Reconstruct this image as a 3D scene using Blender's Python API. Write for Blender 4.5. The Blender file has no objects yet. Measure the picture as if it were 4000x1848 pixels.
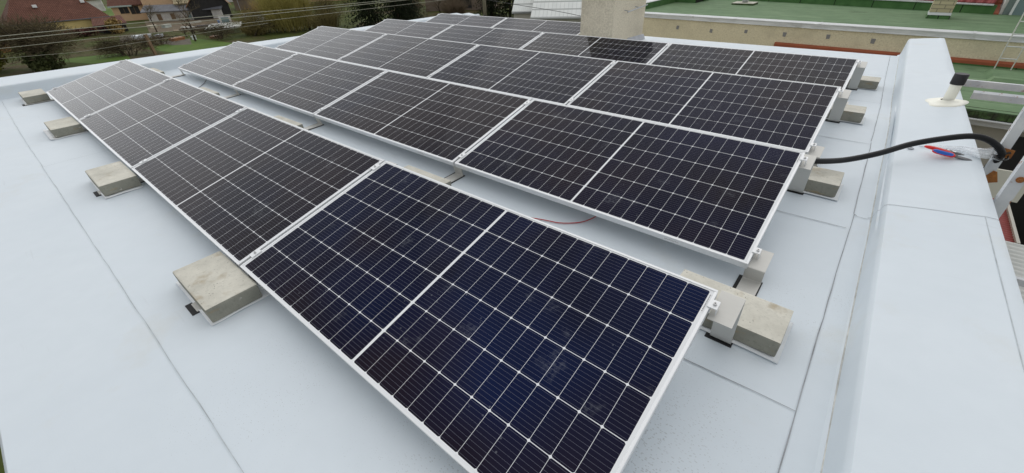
import bpy, bmesh, math, random
from mathutils import Vector, Matrix
rad = math.radians
S = bpy.context.scene
COL = S.collection

# ------------------------------------------------------------------ camera, light, exposure
cam_d = bpy.data.cameras.new('camera'); cam = bpy.data.objects.new('camera', cam_d); COL.objects.link(cam)
cam_d.sensor_width = 36.0; cam_d.lens = 14.651; cam_d.clip_start = 0.05; cam_d.clip_end = 4000
cam.matrix_world = Matrix(((0.770381, -0.335181, 0.542371, 8.632814),
                           (0.636673, 0.449870, -0.626310, -0.397510),
                           (-0.034070, 0.827811, 0.559972, 1.461996),
                           (0, 0, 0, 1)))
S.camera = cam
W = bpy.data.worlds.new('World'); S.world = W; W.use_nodes = True
wn = W.node_tree.nodes; wl = W.node_tree.links; wn.clear()
SUN_EL, SUN_AZ = rad(60), rad(-12)          # azimuth measured from +Y, clockwise seen from above
sky = wn.new('ShaderNodeTexSky'); sky.sky_type = 'NISHITA'; sky.sun_disc = False
sky.sun_elevation = SUN_EL; sky.sun_rotation = SUN_AZ; sky.air_density = 1.0; sky.dust_density = 1.0; sky.ozone_density = 1.0
# closed cloud layer: soft grey-white patches by direction, a little clear-sky light showing through
wc = wn.new('ShaderNodeTexCoord'); wm = wn.new('ShaderNodeMapping'); wm.inputs['Scale'].default_value = (1, 1, 2.2)
wz = wn.new('ShaderNodeTexNoise'); wz.inputs['Scale'].default_value = 2.1; wz.inputs['Detail'].default_value = 3
wr = wn.new('ShaderNodeValToRGB'); wr.color_ramp.elements[0].position = .3; wr.color_ramp.elements[1].position = .7
wr.color_ramp.elements[0].color = (7.0, 7.1, 7.15, 1); wr.color_ramp.elements[1].color = (8.8, 8.85, 8.75, 1)
wx = wn.new('ShaderNodeMix'); wx.data_type = 'RGBA'; wx.inputs[0].default_value = .86
bg = wn.new('ShaderNodeBackground'); bg.inputs['Strength'].default_value = 0.117
wo = wn.new('ShaderNodeOutputWorld')
wl.new(wc.outputs['Generated'], wm.inputs[0]); wl.new(wm.outputs[0], wz.inputs['Vector']); wl.new(wz.outputs['Fac'], wr.inputs[0])
# the cloud is thinner towards the hidden sun (far side) and heavier behind the camera
wd = wn.new('ShaderNodeVectorMath'); wd.operation = 'DOT_PRODUCT'; wd.inputs[1].default_value = (-.62, .78, 0)
wg = wn.new('ShaderNodeMath'); wg.operation = 'MULTIPLY_ADD'; wg.inputs[1].default_value = .50; wg.inputs[2].default_value = .98
wv = wn.new('ShaderNodeVectorMath'); wv.operation = 'SCALE'
we = wn.new('ShaderNodeSeparateXYZ'); wh = wn.new('ShaderNodeMapRange'); wh.interpolation_type = 'SMOOTHSTEP'
for i_, v_ in enumerate((.34, .64, 1.42, .84)): wh.inputs[i_ + 1].default_value = v_
wk = wn.new('ShaderNodeMath'); wk.operation = 'MULTIPLY'
wl.new(wc.outputs['Generated'], we.inputs[0]); wl.new(we.outputs[2], wh.inputs[0]); wl.new(wh.outputs[0], wk.inputs[0]); wl.new(wg.outputs[0], wk.inputs[1])
wl.new(wc.outputs['Generated'], wd.inputs[0]); wl.new(wd.outputs['Value'], wg.inputs[0]); wl.new(wr.outputs[0], wv.inputs[0]); wl.new(wk.outputs[0], wv.inputs['Scale'])
wl.new(sky.outputs[0], wx.inputs[6]); wl.new(wv.outputs[0], wx.inputs[7]); wl.new(wx.outputs[2], bg.inputs['Color']); wl.new(bg.outputs[0], wo.inputs['Surface'])
sun_d = bpy.data.lights.new('sun', 'SUN'); sun_d.energy = 0.6; sun_d.angle = rad(80); sun_d.color = (1, .97, .93)
sun = bpy.data.objects.new('sun', sun_d); COL.objects.link(sun)
sdir = Vector((math.sin(SUN_AZ) * math.cos(SUN_EL), math.cos(SUN_AZ) * math.cos(SUN_EL), math.sin(SUN_EL)))
sun.rotation_euler = sdir.to_track_quat('Z', 'Y').to_euler(); sun.location = (0, 0, 30)
S.view_settings.view_transform = 'Standard'; S.view_settings.look = 'None'
S.view_settings.exposure = 0.0; S.view_settings.gamma = 1.0; S.view_settings.use_curve_mapping = False

# ------------------------------------------------------------------ material helpers
class NT:
    def __init__(s, name):
        s.m = bpy.data.materials.new(name); s.m.use_nodes = True
        s.n = s.m.node_tree.nodes; s.l = s.m.node_tree.links
        s.b = s.n['Principled BSDF']; s._c = None
    def co(s, kind='Object'):
        if s._c is None: s._c = s.n.new('ShaderNodeTexCoord')
        return s._c.outputs[kind]
    def put(s, sock, v):
        if isinstance(v, bpy.types.NodeSocket): s.l.new(v, sock)
        elif isinstance(v, (tuple, list)) and sock.type == 'RGBA' and len(v) == 3: sock.default_value = (*v, 1)
        else: sock.default_value = v
    def math(s, op, a, b=None, c=None, clamp=False):
        n = s.n.new('ShaderNodeMath'); n.operation = op; n.use_clamp = clamp
        s.put(n.inputs[0], a)
        if b is not None: s.put(n.inputs[1], b)
        if c is not None: s.put(n.inputs[2], c)
        return n.outputs[0]
    def mix(s, f, a, b, mode='MIX'):
        n = s.n.new('ShaderNodeMix'); n.data_type = 'RGBA'; n.blend_type = mode; n.clamp_factor = True
        s.put(n.inputs[0], f); s.put(n.inputs[6], a); s.put(n.inputs[7], b)
        return n.outputs[2]
    def map(s, v, scale=(1, 1, 1), loc=(0, 0, 0), rot=(0, 0, 0)):
        n = s.n.new('ShaderNodeMapping'); n.inputs['Scale'].default_value = scale
        n.inputs['Location'].default_value = loc; n.inputs['Rotation'].default_value = rot
        s.put(n.inputs[0], v); return n.outputs[0]
    def noise(s, v, scale, detail=4, rough=.55):
        n = s.n.new('ShaderNodeTexNoise'); n.inputs['Scale'].default_value = scale
        n.inputs['Detail'].default_value = detail; n.inputs['Roughness'].default_value = rough
        s.put(n.inputs['Vector'], v); return n.outputs['Fac']
    def voro(s, v, scale, feature='F1', out='Distance'):
        n = s.n.new('ShaderNodeTexVoronoi'); n.feature = feature; n.inputs['Scale'].default_value = scale
        s.put(n.inputs['Vector'], v); return n.outputs[out]
    def wave(s, v, scale, dist=0, axis='X'):
        n = s.n.new('ShaderNodeTexWave'); n.bands_direction = axis; n.inputs['Scale'].default_value = scale
        n.inputs['Distortion'].default_value = dist; s.put(n.inputs['Vector'], v); return n.outputs['Fac']
    def ramp(s, f, lo, hi, a=0.0, b=1.0):
        n = s.n.new('ShaderNodeMapRange'); n.clamp = True
        for i, v in enumerate((f, lo, hi, a, b)): s.put(n.inputs[i], v)
        return n.outputs[0]
    def xyz(s, v):
        n = s.n.new('ShaderNodeSeparateXYZ'); s.put(n.inputs[0], v); return n.outputs
    def bump(s, h, strength=.3, dist=.01):
        n = s.n.new('ShaderNodeBump'); n.inputs['Strength'].default_value = strength; n.inputs['Distance'].default_value = dist
        s.put(n.inputs['Height'], h); s.l.new(n.outputs[0], s.b.inputs['Normal'])
    def set(s, **k):
        names = dict(col='Base Color', rough='Roughness', metal='Metallic', ior='IOR', alpha='Alpha', spec='Specular IOR Level', trans='Transmission Weight')
        for a, v in k.items(): s.put(s.b.inputs[names[a]], v)
        return s.m

def plain(name, col, rough=.6, metal=0.0, var=.12, scale=6.0, bump=0.0, spec=.5):
    t = NT(name); c = t.co()
    f = t.noise(c, scale, 6, .6)
    d = tuple(x * (1 - var) for x in col); u = tuple(min(1, x * (1 + var)) for x in col)
    t.set(col=t.mix(t.ramp(f, .3, .7), d, u), rough=rough, metal=metal, spec=spec)
    if bump: t.bump(t.noise(c, scale * 12, 3), bump, .004)
    return t.m

M = {}
# --- glass over monocrystalline half cells (x 0..2.094 along the panel, y 0..1.038 up the slope)
PL, PW = 2.094, 1.038
t = NT('cell_glass'); x, y, z = t.xyz(t.co())
xm = t.math('SUBTRACT', t.math('ABSOLUTE', t.math('SUBTRACT', x, PL / 2)), .0062)
ym = t.math('SUBTRACT', y, (PW - 6 * .1675) / 2)
fx = t.math('FRACT', t.math('DIVIDE', xm, .0848)); fy = t.math('FRACT', t.math('DIVIDE', ym, .1675))
dx = t.math('MULTIPLY', t.math('MINIMUM', fx, t.math('SUBTRACT', 1, fx)), .0848)
dy = t.math('MULTIPLY', t.math('MINIMUM', fy, t.math('SUBTRACT', 1, fy)), .1675)
out = t.math('MAXIMUM', t.math('MAXIMUM', t.math('LESS_THAN', xm, 0), t.math('GREATER_THAN', xm, 12 * .0848)),
             t.math('MAXIMUM', t.math('LESS_THAN', ym, 0), t.math('GREATER_THAN', ym, 6 * .1675)))
ln = t.math('MAXIMUM', t.math('LESS_THAN', dx, .00072), t.math('LESS_THAN', dy, .00125))
dm = t.math('LESS_THAN', t.math('ADD', dx, t.math('MULTIPLY', dy, 1.2)), .0078)
white = t.math('MAXIMUM', out, t.math('MAXIMUM', ln, dm))
bb = t.math('ABSOLUTE', t.math('SUBTRACT', t.math('FRACT', t.math('MULTIPLY', fy, 10)), .5))
bus = t.math('LESS_THAN', t.math('MULTIPLY', bb, .01675), .00034)
oi = t.n.new('ShaderNodeObjectInfo')
cell_id = t.math('ADD', t.math('ADD', t.math('FLOOR', t.math('DIVIDE', x, .0848)), t.math('MULTIPLY', t.math('FLOOR', t.math('DIVIDE', ym, .1675)), 31.7)), t.math('MULTIPLY', oi.outputs['Random'], 97))
wnz = t.n.new('ShaderNodeTexWhiteNoise'); wnz.noise_dimensions = '1D'; t.put(wnz.inputs['W'], cell_id)
cell = t.mix(wnz.outputs['Value'], (.0022, .0024, .0085), (.0034, .0042, .0150))
geo = t.n.new('ShaderNodeNewGeometry')
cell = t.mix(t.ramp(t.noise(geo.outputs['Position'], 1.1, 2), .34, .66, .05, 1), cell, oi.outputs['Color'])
cell = t.mix(t.ramp(t.noise(t.map(geo.outputs['Position'], (1, 1, 1), (5.3, 2.2, 0)), .8, 2), .47, .64, 0, .8), cell, (.0125, .0072, .0088))  # brown-violet patches painted in for the glass's hue shift with viewing angle
cell = t.mix(t.math('MULTIPLY', bus, .9), cell, (.165, .17, .215))
base = t.mix(white, cell, (.76, .77, .78))
off = t.n.new('ShaderNodeCombineXYZ'); t.put(off.inputs[0], t.math('MULTIPLY', oi.outputs['Random'], 40)); t.put(off.inputs[1], t.math('MULTIPLY', oi.outputs['Random'], 23))
va = t.n.new('ShaderNodeVectorMath'); va.operation = 'ADD'; t.put(va.inputs[0], t.co()); t.put(va.inputs[1], off.outputs[0])
blotch = t.math('MULTIPLY', t.ramp(t.noise(va.outputs[0], 5.5, 2), .63, .70), t.ramp(t.noise(va.outputs[0], 60, 4), .42, .62))
spots = t.math('MULTIPLY', t.math('LESS_THAN', t.voro(va.outputs[0], 22), .085), t.ramp(t.noise(va.outputs[0], 2.2, 2), .5, .62))
film = t.ramp(t.noise(va.outputs[0], 1.6, 3), .35, .75, 0, .003)
dust = t.math('ADD', t.math('ADD', t.math('MULTIPLY', blotch, .07), t.math('MULTIPLY', spots, .13)), film)
base = t.mix(dust, base, (.55, .58, .62))
t.set(col=base, rough=t.math('ADD', .055, t.math('MULTIPLY', dust, 1.2)), ior=1.14, spec=.5)
t.b.inputs['Specular Tint'].default_value = (1, .92, .935, 1); t.b.inputs['Sheen Weight'].default_value = 1.0; t.b.inputs['Sheen Roughness'].default_value = .12; t.b.inputs['Sheen Tint'].default_value = (.95, .93, .88, 1)   # fine dust on the glass
M['glass'] = t.m

def brushed(name, col, rough, metal, streak=.08):
    t = NT(name); c = t.co()
    f = t.noise(t.map(c, (3, 90, 90)), 3, 3); g = t.noise(c, 7, 5)
    v = t.math('ADD', t.math('MULTIPLY', t.math('SUBTRACT', f, .5), streak), t.math('MULTIPLY', t.math('SUBTRACT', g, .5), .18))
    t.set(col=t.mix(t.ramp(v, -.12, .12), tuple(q * .86 for q in col), col), rough=rough, metal=metal)
    return t.m
M['frame'] = brushed('anodised_aluminium', (.80, .81, .82), .38, .35)
M['bracket'] = brushed('galvanised_sheet', (.60, .59, .555), .5, .3, .16)
M['bolt'] = plain('bolt_steel', (.55, .55, .55), .3, .9, .1, 40)
M['rubber'] = plain('black_rubber', (.012, .012, .013), .75, 0, .3, 20, .2)
M['backsheet'] = plain('white_backsheet', (.72, .73, .74), .5, 0, .04)
M['sticker'] = plain('white_sticker', (.80, .80, .80), .5, 0, .03)
M['ink'] = plain('printing_ink', (.10, .10, .11), .6, 0, .1)

# --- grey-white roofing membrane: matt, slightly mottled, specks and scuffs of dirt
def membrane(name, speck):
    t = NT(name); c = t.co()
    f = t.noise(c, 1.1, 5, .6); f2 = t.noise(c, 9, 5, .6)
    col = t.mix(t.ramp(f, .3, .7), (.603, .660, .705), (.640, .693, .733))
    col = t.mix(t.ramp(f2, .35, .75, 0, .35), col, (.575, .628, .668))
    # dirt trodden and blown in by the installers: two denser fields and a thin scatter elsewhere
    zone = t.ramp(t.noise(c, .55, 3), .42, .66, .04, .22)
    for (px_, py_, r_, k_) in ((8.2, .35, 1.0, 1.0), (7.1, -.25, .6, .55), (8.75, 1.6, .5, .6)):
        dn = t.n.new('ShaderNodeVectorMath'); dn.operation = 'DISTANCE'; t.put(dn.inputs[0], t.map(c, (1, 1, 0))); dn.inputs[1].default_value = (px_, py_, 0)
        zone = t.math('MAXIMUM', zone, t.ramp(dn.outputs['Value'], r_ * .35, r_, k_, 0))
    v1 = t.math('LESS_THAN', t.voro(t.map(c, (1, 2.2, 1), (3, 1, 0), (0, 0, -.5)), 44), t.math('MULTIPLY', zone, .20 * speck))
    v2 = t.math('LESS_THAN', t.voro(t.map(c, (1, 2.6, 1), (0, 0, 0), (0, 0, .9)), 21), t.math('MULTIPLY', zone, .13 * speck))
    v3 = t.math('LESS_THAN', t.voro(t.map(c, (1, 1.4, 1), (1, 6, 0)), 75), t.math('MULTIPLY', zone, .24 * speck))
    keep = t.ramp(t.noise(c, 6, 3), .36, .56)
    sp = t.math('MULTIPLY', t.math('MAXIMUM', t.math('MAXIMUM', v1, v3), v2), t.math('MULTIPLY', keep, .34))
    col = t.mix(sp, col, (.20, .19, .165))
    sc = t.ramp(t.noise(t.map(c, (.6, 9, 1), (2, 0, 0), (0, 0, .62)), 3.2, 3), .66, .80, 0, .30)
    sc = t.math('MULTIPLY', sc, t.ramp(t.noise(c, 1.7, 2), .48, .62))
    col = t.mix(sc, col, (.36, .37, .37))
    stain = t.ramp(t.noise(t.map(c, (1, 1, 1), (7, 3, 0)), 1.9, 6, .65), .58, .74, 0, .34)
    col = t.mix(stain, col, (.56, .555, .50))
    t.set(col=col, rough=.55, spec=.35)
    t.bump(t.noise(c, 240, 2), .10, .002)
    return t.m
M['membrane'] = membrane('roof_membrane', 1.0)
M['membrane_clean'] = membrane('parapet_membrane', .45)
M['membrane_shiny'] = plain('membrane_flashing', (.60, .64, .67), .4, 0, .05)
M['weld'] = plain('weld_line', (.28, .295, .31), .7, 0, .35, 9)
M['weld_faint'] = plain('faint_weld_line', (.42, .455, .475), .7, 0, .25, 9)
M['weld_light'] = plain('weld_bead', (.50, .50, .47), .6, 0, .3, 14)

def concrete(name, a, b):
    t = NT(name); c = t.co(); oi = t.n.new('ShaderNodeObjectInfo')
    off = t.n.new('ShaderNodeCombineXYZ'); t.put(off.inputs[0], t.math('MULTIPLY', oi.outputs['Random'], 50)); t.put(off.inputs[2], t.math('MULTIPLY', oi.outputs['Random'], 31))
    va = t.n.new('ShaderNodeVectorMath'); va.operation = 'ADD'; t.put(va.inputs[0], c); t.put(va.inputs[1], off.outputs[0]); c = va.outputs[0]
    col = t.mix(t.ramp(t.noise(c, 5, 6, .65), .3, .7), a, b)
    col = t.mix(t.ramp(t.noise(c, 60, 3), .55, .8, 0, .4), col, tuple(q * .6 for q in a))
    col = t.mix(t.ramp(t.noise(t.map(c, (1, 1, 3)), 9, 4), .58, .72, 0, .55), col, (.30, .22, .11))
    col = t.mix(t.ramp(t.noise(c, 26, 5), .66, .72, 0, .7), col, (.60, .58, .53))
    pits = t.math('LESS_THAN', t.voro(c, 55), .13)
    col = t.mix(t.math('MULTIPLY', pits, t.ramp(t.noise(c, 8, 2), .5, .6)), col, (.10, .10, .08))
    t.set(col=col, rough=.85, spec=.25)
    t.bump(t.noise(c, 90, 5), .35, .004)
    return t.m
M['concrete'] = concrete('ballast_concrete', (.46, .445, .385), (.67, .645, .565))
M['concrete_side'] = concrete('darker_concrete_side', (.20, .20, .17), (.31, .305, .255))  # block sides take a darker concrete than the tops
M['pad'] = plain('white_membrane_scrap', (.74, .76, .77), .5, 0, .05)

def render_coat(name, a, b, sc=60, bump=.9):
    t = NT(name); c = t.co()
    col = t.mix(t.ramp(t.noise(c, sc, 4, .7), .35, .65), a, b)
    col = t.mix(t.ramp(t.noise(c, 1.6, 5), .5, .72, 0, .45), col, tuple(q * .72 for q in a))
    col = t.mix(t.ramp(t.voro(c, sc * .8), .0, .22, .7, 0), col, tuple(q * .45 for q in a))
    t.set(col=col, rough=.92, spec=.2)
    t.bump(t.noise(c, sc, 4, .7), bump, .012)
    return t.m
M['roughcast'] = render_coat('roughcast_render', (.55, .49, .38), (.76, .69, .55), 42)
M['cream_wall'] = render_coat('cream_render', (.62, .555, .395), (.75, .685, .505), 26, .5)
M['cream_pvc'] = plain('cream_plastic', (.86, .845, .745), .45, 0, .05)
M['black_cap'] = plain('black_plastic', (.010, .010, .012), .55, 0, .2)
M['hose'] = plain('black_corrugated_plastic', (.006, .0065, .008), .5, 0, .25, 30, 0, .3)
M['red_cable'] = plain('red_cable_sheath', (.45, .03, .03), .4, 0, .1)
M['red_grip'] = plain('red_grip_plastic', (.70, .022, .018), .35, 0, .08)
M['blue_grip'] = plain('blue_grip_plastic', (.012, .12, .52), .4, 0, .08)
M['tool_steel'] = plain('tool_steel', (.16, .16, .165), .35, .8, .3, 30)
M['alu_dark'] = plain('grey_metal', (.38, .40, .43), .45, .5, .15)
t = NT('clear_plastic_bag'); c = t.co()
t.set(col=(.80, .84, .88), rough=.18, alpha=t.ramp(t.noise(c, 22, 3), .3, .75, .22, .62), spec=.7); t.bump(t.noise(c, 45, 3), .8, .01)
M['bag'] = t.m

t = NT('peeling_white_paint'); c = t.co()
col = t.mix(t.ramp(t.noise(c, 7, 5), .35, .65), (.50, .52, .55), (.64, .65, .65))
rs = t.math('MULTIPLY', t.ramp(t.noise(c, 16, 5), .60, .66), t.ramp(t.noise(c, 3.0, 2), .45, .55))
col = t.mix(rs, col, (.26, .10, .03))
t.set(col=col, rough=.6); t.bump(rs, .3, .003); M['steel_paint'] = t.m
t = NT('rusty_plate'); c = t.co()
t.set(col=t.mix(t.ramp(t.noise(c, 25, 5), .3, .7), (.20, .07, .02), (.42, .17, .04)), rough=.85); M['rust'] = t.m

# --- green painted bitumen felt with lap lines every metre (laps along x, in y)
t = NT('green_bitumen_felt'); c = t.co(); X, Y, Z = t.xyz(c)
col = t.mix(t.ramp(t.noise(c, 3, 6, .65), .3, .7), (.112, .185, .095), (.160, .248, .132))
col = t.mix(t.ramp(t.noise(t.map(c, (.35, 1.5, 1)), 1.6, 5), .55, .75, 0, .5), col, (.25, .34, .20))
col = t.mix(t.ramp(t.noise(c, 1.1, 6, .7), .60, .72, 0, .55), col, (.05, .085, .04))
yy = t.math('ADD', Y, t.math('MULTIPLY', t.noise(c, .8, 2), .12))
lap = t.math('LESS_THAN', t.math('FRACT', t.math('DIVIDE', yy, .62)), .045)
col = t.mix(t.math('MULTIPLY', lap, .55), col, (.03, .06, .025))
t.set(col=col, rough=.85, spec=.25); t.bump(t.noise(c, 40, 3), .3, .01); M['green_felt'] = t.m
t = NT('green_felt_upstand'); c = t.co(); X, Y, Z = t.xyz(c)
col = t.mix(t.ramp(t.noise(c, 4, 6, .65), .3, .7), (.045, .115, .035), (.075, .165, .055))
lap = t.math('LESS_THAN', t.math('FRACT', t.math('DIVIDE', X, .98)), .022)
col = t.mix(lap, col, (.012, .02, .01)); t.set(col=col, rough=.85, spec=.25); M['green_upstand'] = t.m
t = NT('mossy_felt_edge'); c = t.co()
t.set(col=t.mix(t.ramp(t.noise(c, 9, 6), .4, .6), (.028, .035, .016), (.055, .10, .03)), rough=.95); t.bump(t.noise(c, 20, 4), .8, .03); M['moss'] = t.m
t = NT('weathered_white_sheet'); c = t.co(); X, Y, Z = t.xyz(c)
col = t.mix(t.ramp(t.noise(t.map(c, (1, 6, 6)), 3, 5), .35, .75), (.66, .68, .68), (.46, .47, .47))
col = t.mix(t.ramp(t.noise(c, 2.4, 6), .64, .74, 0, .6), col, (.22, .22, .16)); t.set(col=col, rough=.6); M['white_sheet'] = t.m
M['orange_strip'] = plain('terracotta_flashing', (.30, .075, .030), .6, 0, .15, 4)
M['grey_block'] = plain('grey_plinth', (.20, .20, .19), .85, 0, .15)
M['patch'] = plain('grey_mortar_patch', (.24, .24, .24), .9, 0, .12, 20)

def tiles(name, a, b, dark, pitch=.34, wid=.24, bump=.8):
    """roof tiles in uv space: u along the eave in metres, v up the slope"""
    t = NT(name); uv = t.n.new('ShaderNodeUVMap').outputs[0]; X, Y, Z = t.xyz(uv)
    c = t.co()
    col = t.mix(t.ramp(t.noise(c, .9, 6, .7), .3, .7), a, b)
    fv = t.math('FRACT', t.math('DIVIDE', Y, pitch)); fu = t.math('FRACT', t.math('DIVIDE', X, wid))
    iu = t.math('FLOOR', t.math('DIVIDE', X, wid)); iv = t.math('FLOOR', t.math('DIVIDE', Y, pitch))
    w = t.n.new('ShaderNodeTexWhiteNoise'); cb = t.n.new('ShaderNodeCombineXYZ'); t.put(cb.inputs[0], iu); t.put(cb.inputs[1], iv); t.put(w.inputs['Vector'], cb.outputs[0])
    col = t.mix(t.ramp(w.outputs['Value'], 0, 1, 0, .35), col, dark)
    ed = t.math('MAXIMUM', t.math('LESS_THAN', fv, .16), t.math('MULTIPLY', t.math('LESS_THAN', fu, .10), .5))
    col = t.mix(t.math('MULTIPLY', ed, .75), col, tuple(q * .45 for q in dark))
    t.set(col=col, rough=.85, spec=.25)
    t.bump(t.math('ADD', fv, t.math('SINE', t.math('MULTIPLY', fu, 6.283))), bump, .04)
    return t.m
M['brown_tile'] = tiles('brown_roof_tiles', (.135, .058, .040), (.195, .088, .062), (.08, .036, .027))
M['rust_tile'] = tiles('rust_roof_tiles', (.30, .125, .05), (.40, .18, .075), (.18, .075, .035))
M['red_tile'] = tiles('red_roof_tiles', (.26, .055, .055), (.33, .085, .08), (.18, .04, .04), .3, .2)
M['beige_ribs'] = tiles('beige_ribbed_roof', (.50, .43, .27), (.58, .50, .33), (.36, .30, .18), .9, .25)
M['white_metal'] = tiles('white_metal_roof', (.66, .68, .66), (.74, .75, .72), (.58, .60, .58), 1.6, .5, .2)
M['grey_roof'] = plain('grey_sheet_roof', (.12, .125, .14), .6, 0, .2, 2)
M['light_roof'] = plain('pale_sheet_roof', (.56, .57, .53), .6, 0, .12, 2)
M['yellow_wall'] = plain('yellow_house_wall', (.68, .53, .22), .9, 0, .08, 1)
M['peach_wall'] = plain('peach_house_wall', (.66, .45, .28), .9, 0, .08, 1)
M['orange_wall'] = plain('orange_hut_wall', (.42, .205, .06), .9, 0, .12, 1)
M['white_wall'] = plain('dirty_white_wall', (.60, .58, .55), .9, 0, .2, 1)
M['beige_wall'] = plain('beige_wall', (.50, .48, .43), .9, 0, .06, 1)
M['brown_wall'] = plain('brownish_wall', (.20, .155, .12), .9, 0, .15, 1)
M['dark_wood'] = plain('black_boards', (.020, .019, .018), .8, 0, .4, 2)
M['wood'] = plain('weathered_wood', (.20, .13, .075), .85, 0, .2, 4)
M['dark'] = plain('dark_opening', (.018, .018, .018), .6, 0, .3, 2)
M['pane'] = plain('window_pane', (.20, .27, .28), .12, 0, .1, 2)
M['white_frame'] = plain('white_window_frame', (.74, .75, .75), .5, 0, .04)
M['pole'] = plain('concrete_pole', (.30, .27, .205), .85, 0, .15, 3)
M['wire'] = plain('bare_power_wire', (.30, .30, .24), .5, 0, .08)
M['black_wire'] = plain('black_cable', (.014, .014, .014), .5, 0, .2)
M['brick'] = None
t = NT('cream_clinker_brick'); uv = t.n.new('ShaderNodeUVMap').outputs[0]
br = t.n.new('ShaderNodeTexBrick'); t.put(br.inputs['Vector'], uv); br.inputs['Scale'].default_value = 1.0
br.inputs['Color1'].default_value = (.46, .40, .25, 1); br.inputs['Color2'].default_value = (.55, .48, .31, 1); br.inputs['Mortar'].default_value = (.24, .215, .15, 1)
br.inputs['Brick Width'].default_value = .25; br.inputs['Row Height'].default_value = .085; br.inputs['Mortar Size'].default_value = .009
t.set(col=br.outputs['Color'], rough=.85); M['brick'] = t.m
t = NT('white_corrugated_sheet'); c = t.co(); X, Y, Z = t.xyz(c)
col = t.mix(t.ramp(t.noise(c, 4, 5), .35, .7), (.58, .60, .58), (.68, .69, .67)); t.set(col=col, rough=.45); M['white_corr'] = t.m
M['red_corr'] = plain('red_corrugated_sheet', (.36, .085, .075), .6, 0, .15, 5)

def foliage(name, a, b, sc=1.2, trans=0):
    t = NT(name); c = t.co()
    col = t.mix(t.ramp(t.noise(c, sc, 5, .7), .3, .7), a, b)
    t.set(col=col, rough=.85, spec=.15); return t.m
M['bark'] = foliage('dark_bark', (.030, .024, .016), (.070, .055, .036), 1.5)
M['twig'] = foliage('thin_twigs', (.075, .062, .036), (.15, .12, .072), .8)
M['twig_grey'] = foliage('grey_brown_twigs', (.11, .082, .055), (.20, .15, .10), .8)
M['willow'] = foliage('yellow_green_shoots', (.26, .23, .065), (.46, .40, .14), .7)
M['ochre_twig'] = foliage('ochre_twigs', (.22, .15, .055), (.38, .27, .10), .7)
M['spruce'] = foliage('spruce_needles', (.006, .009, .004), (.022, .032, .013), .9)
M['cones'] = foliage('brown_cones', (.17, .085, .03), (.25, .13, .05), 2)
M['shrub'] = foliage('yellow_green_leaves', (.10, .115, .014), (.23, .22, .04), .9)
M['shrub_dark'] = foliage('dark_green_leaves', (.024, .032, .012), (.075, .085, .03), .9)
M['dry'] = foliage('dry_bush', (.11, .095, .038), (.23, .19, .075), .9)
t = NT('village_ground'); c = t.co()
g = t.mix(t.ramp(t.noise(c, .35, 6, .7), .35, .68), (.042, .056, .014), (.085, .105, .024))
g = t.mix(t.ramp(t.noise(c, .11, 6, .72), .50, .60), g, (.085, .068, .034))
g = t.mix(t.ramp(t.noise(c, 1.3, 6, .75), .52, .72, 0, .7), g, (.060, .050, .022))
t.set(col=g, rough=.95, spec=.1); t.bump(t.noise(c, 2.5, 5), .8, .1); M['ground'] = t.m
M['debris_soil'] = foliage('debris_strewn_soil', (.075, .055, .034), (.19, .15, .10), 1.6)
M['lawn'] = foliage('bright_lawn', (.055, .110, .014), (.105, .165, .026), .5)
M['yard'] = plain('yard_dirt', (.10, .085, .062), .95, 0, .45, 1.5)

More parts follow.
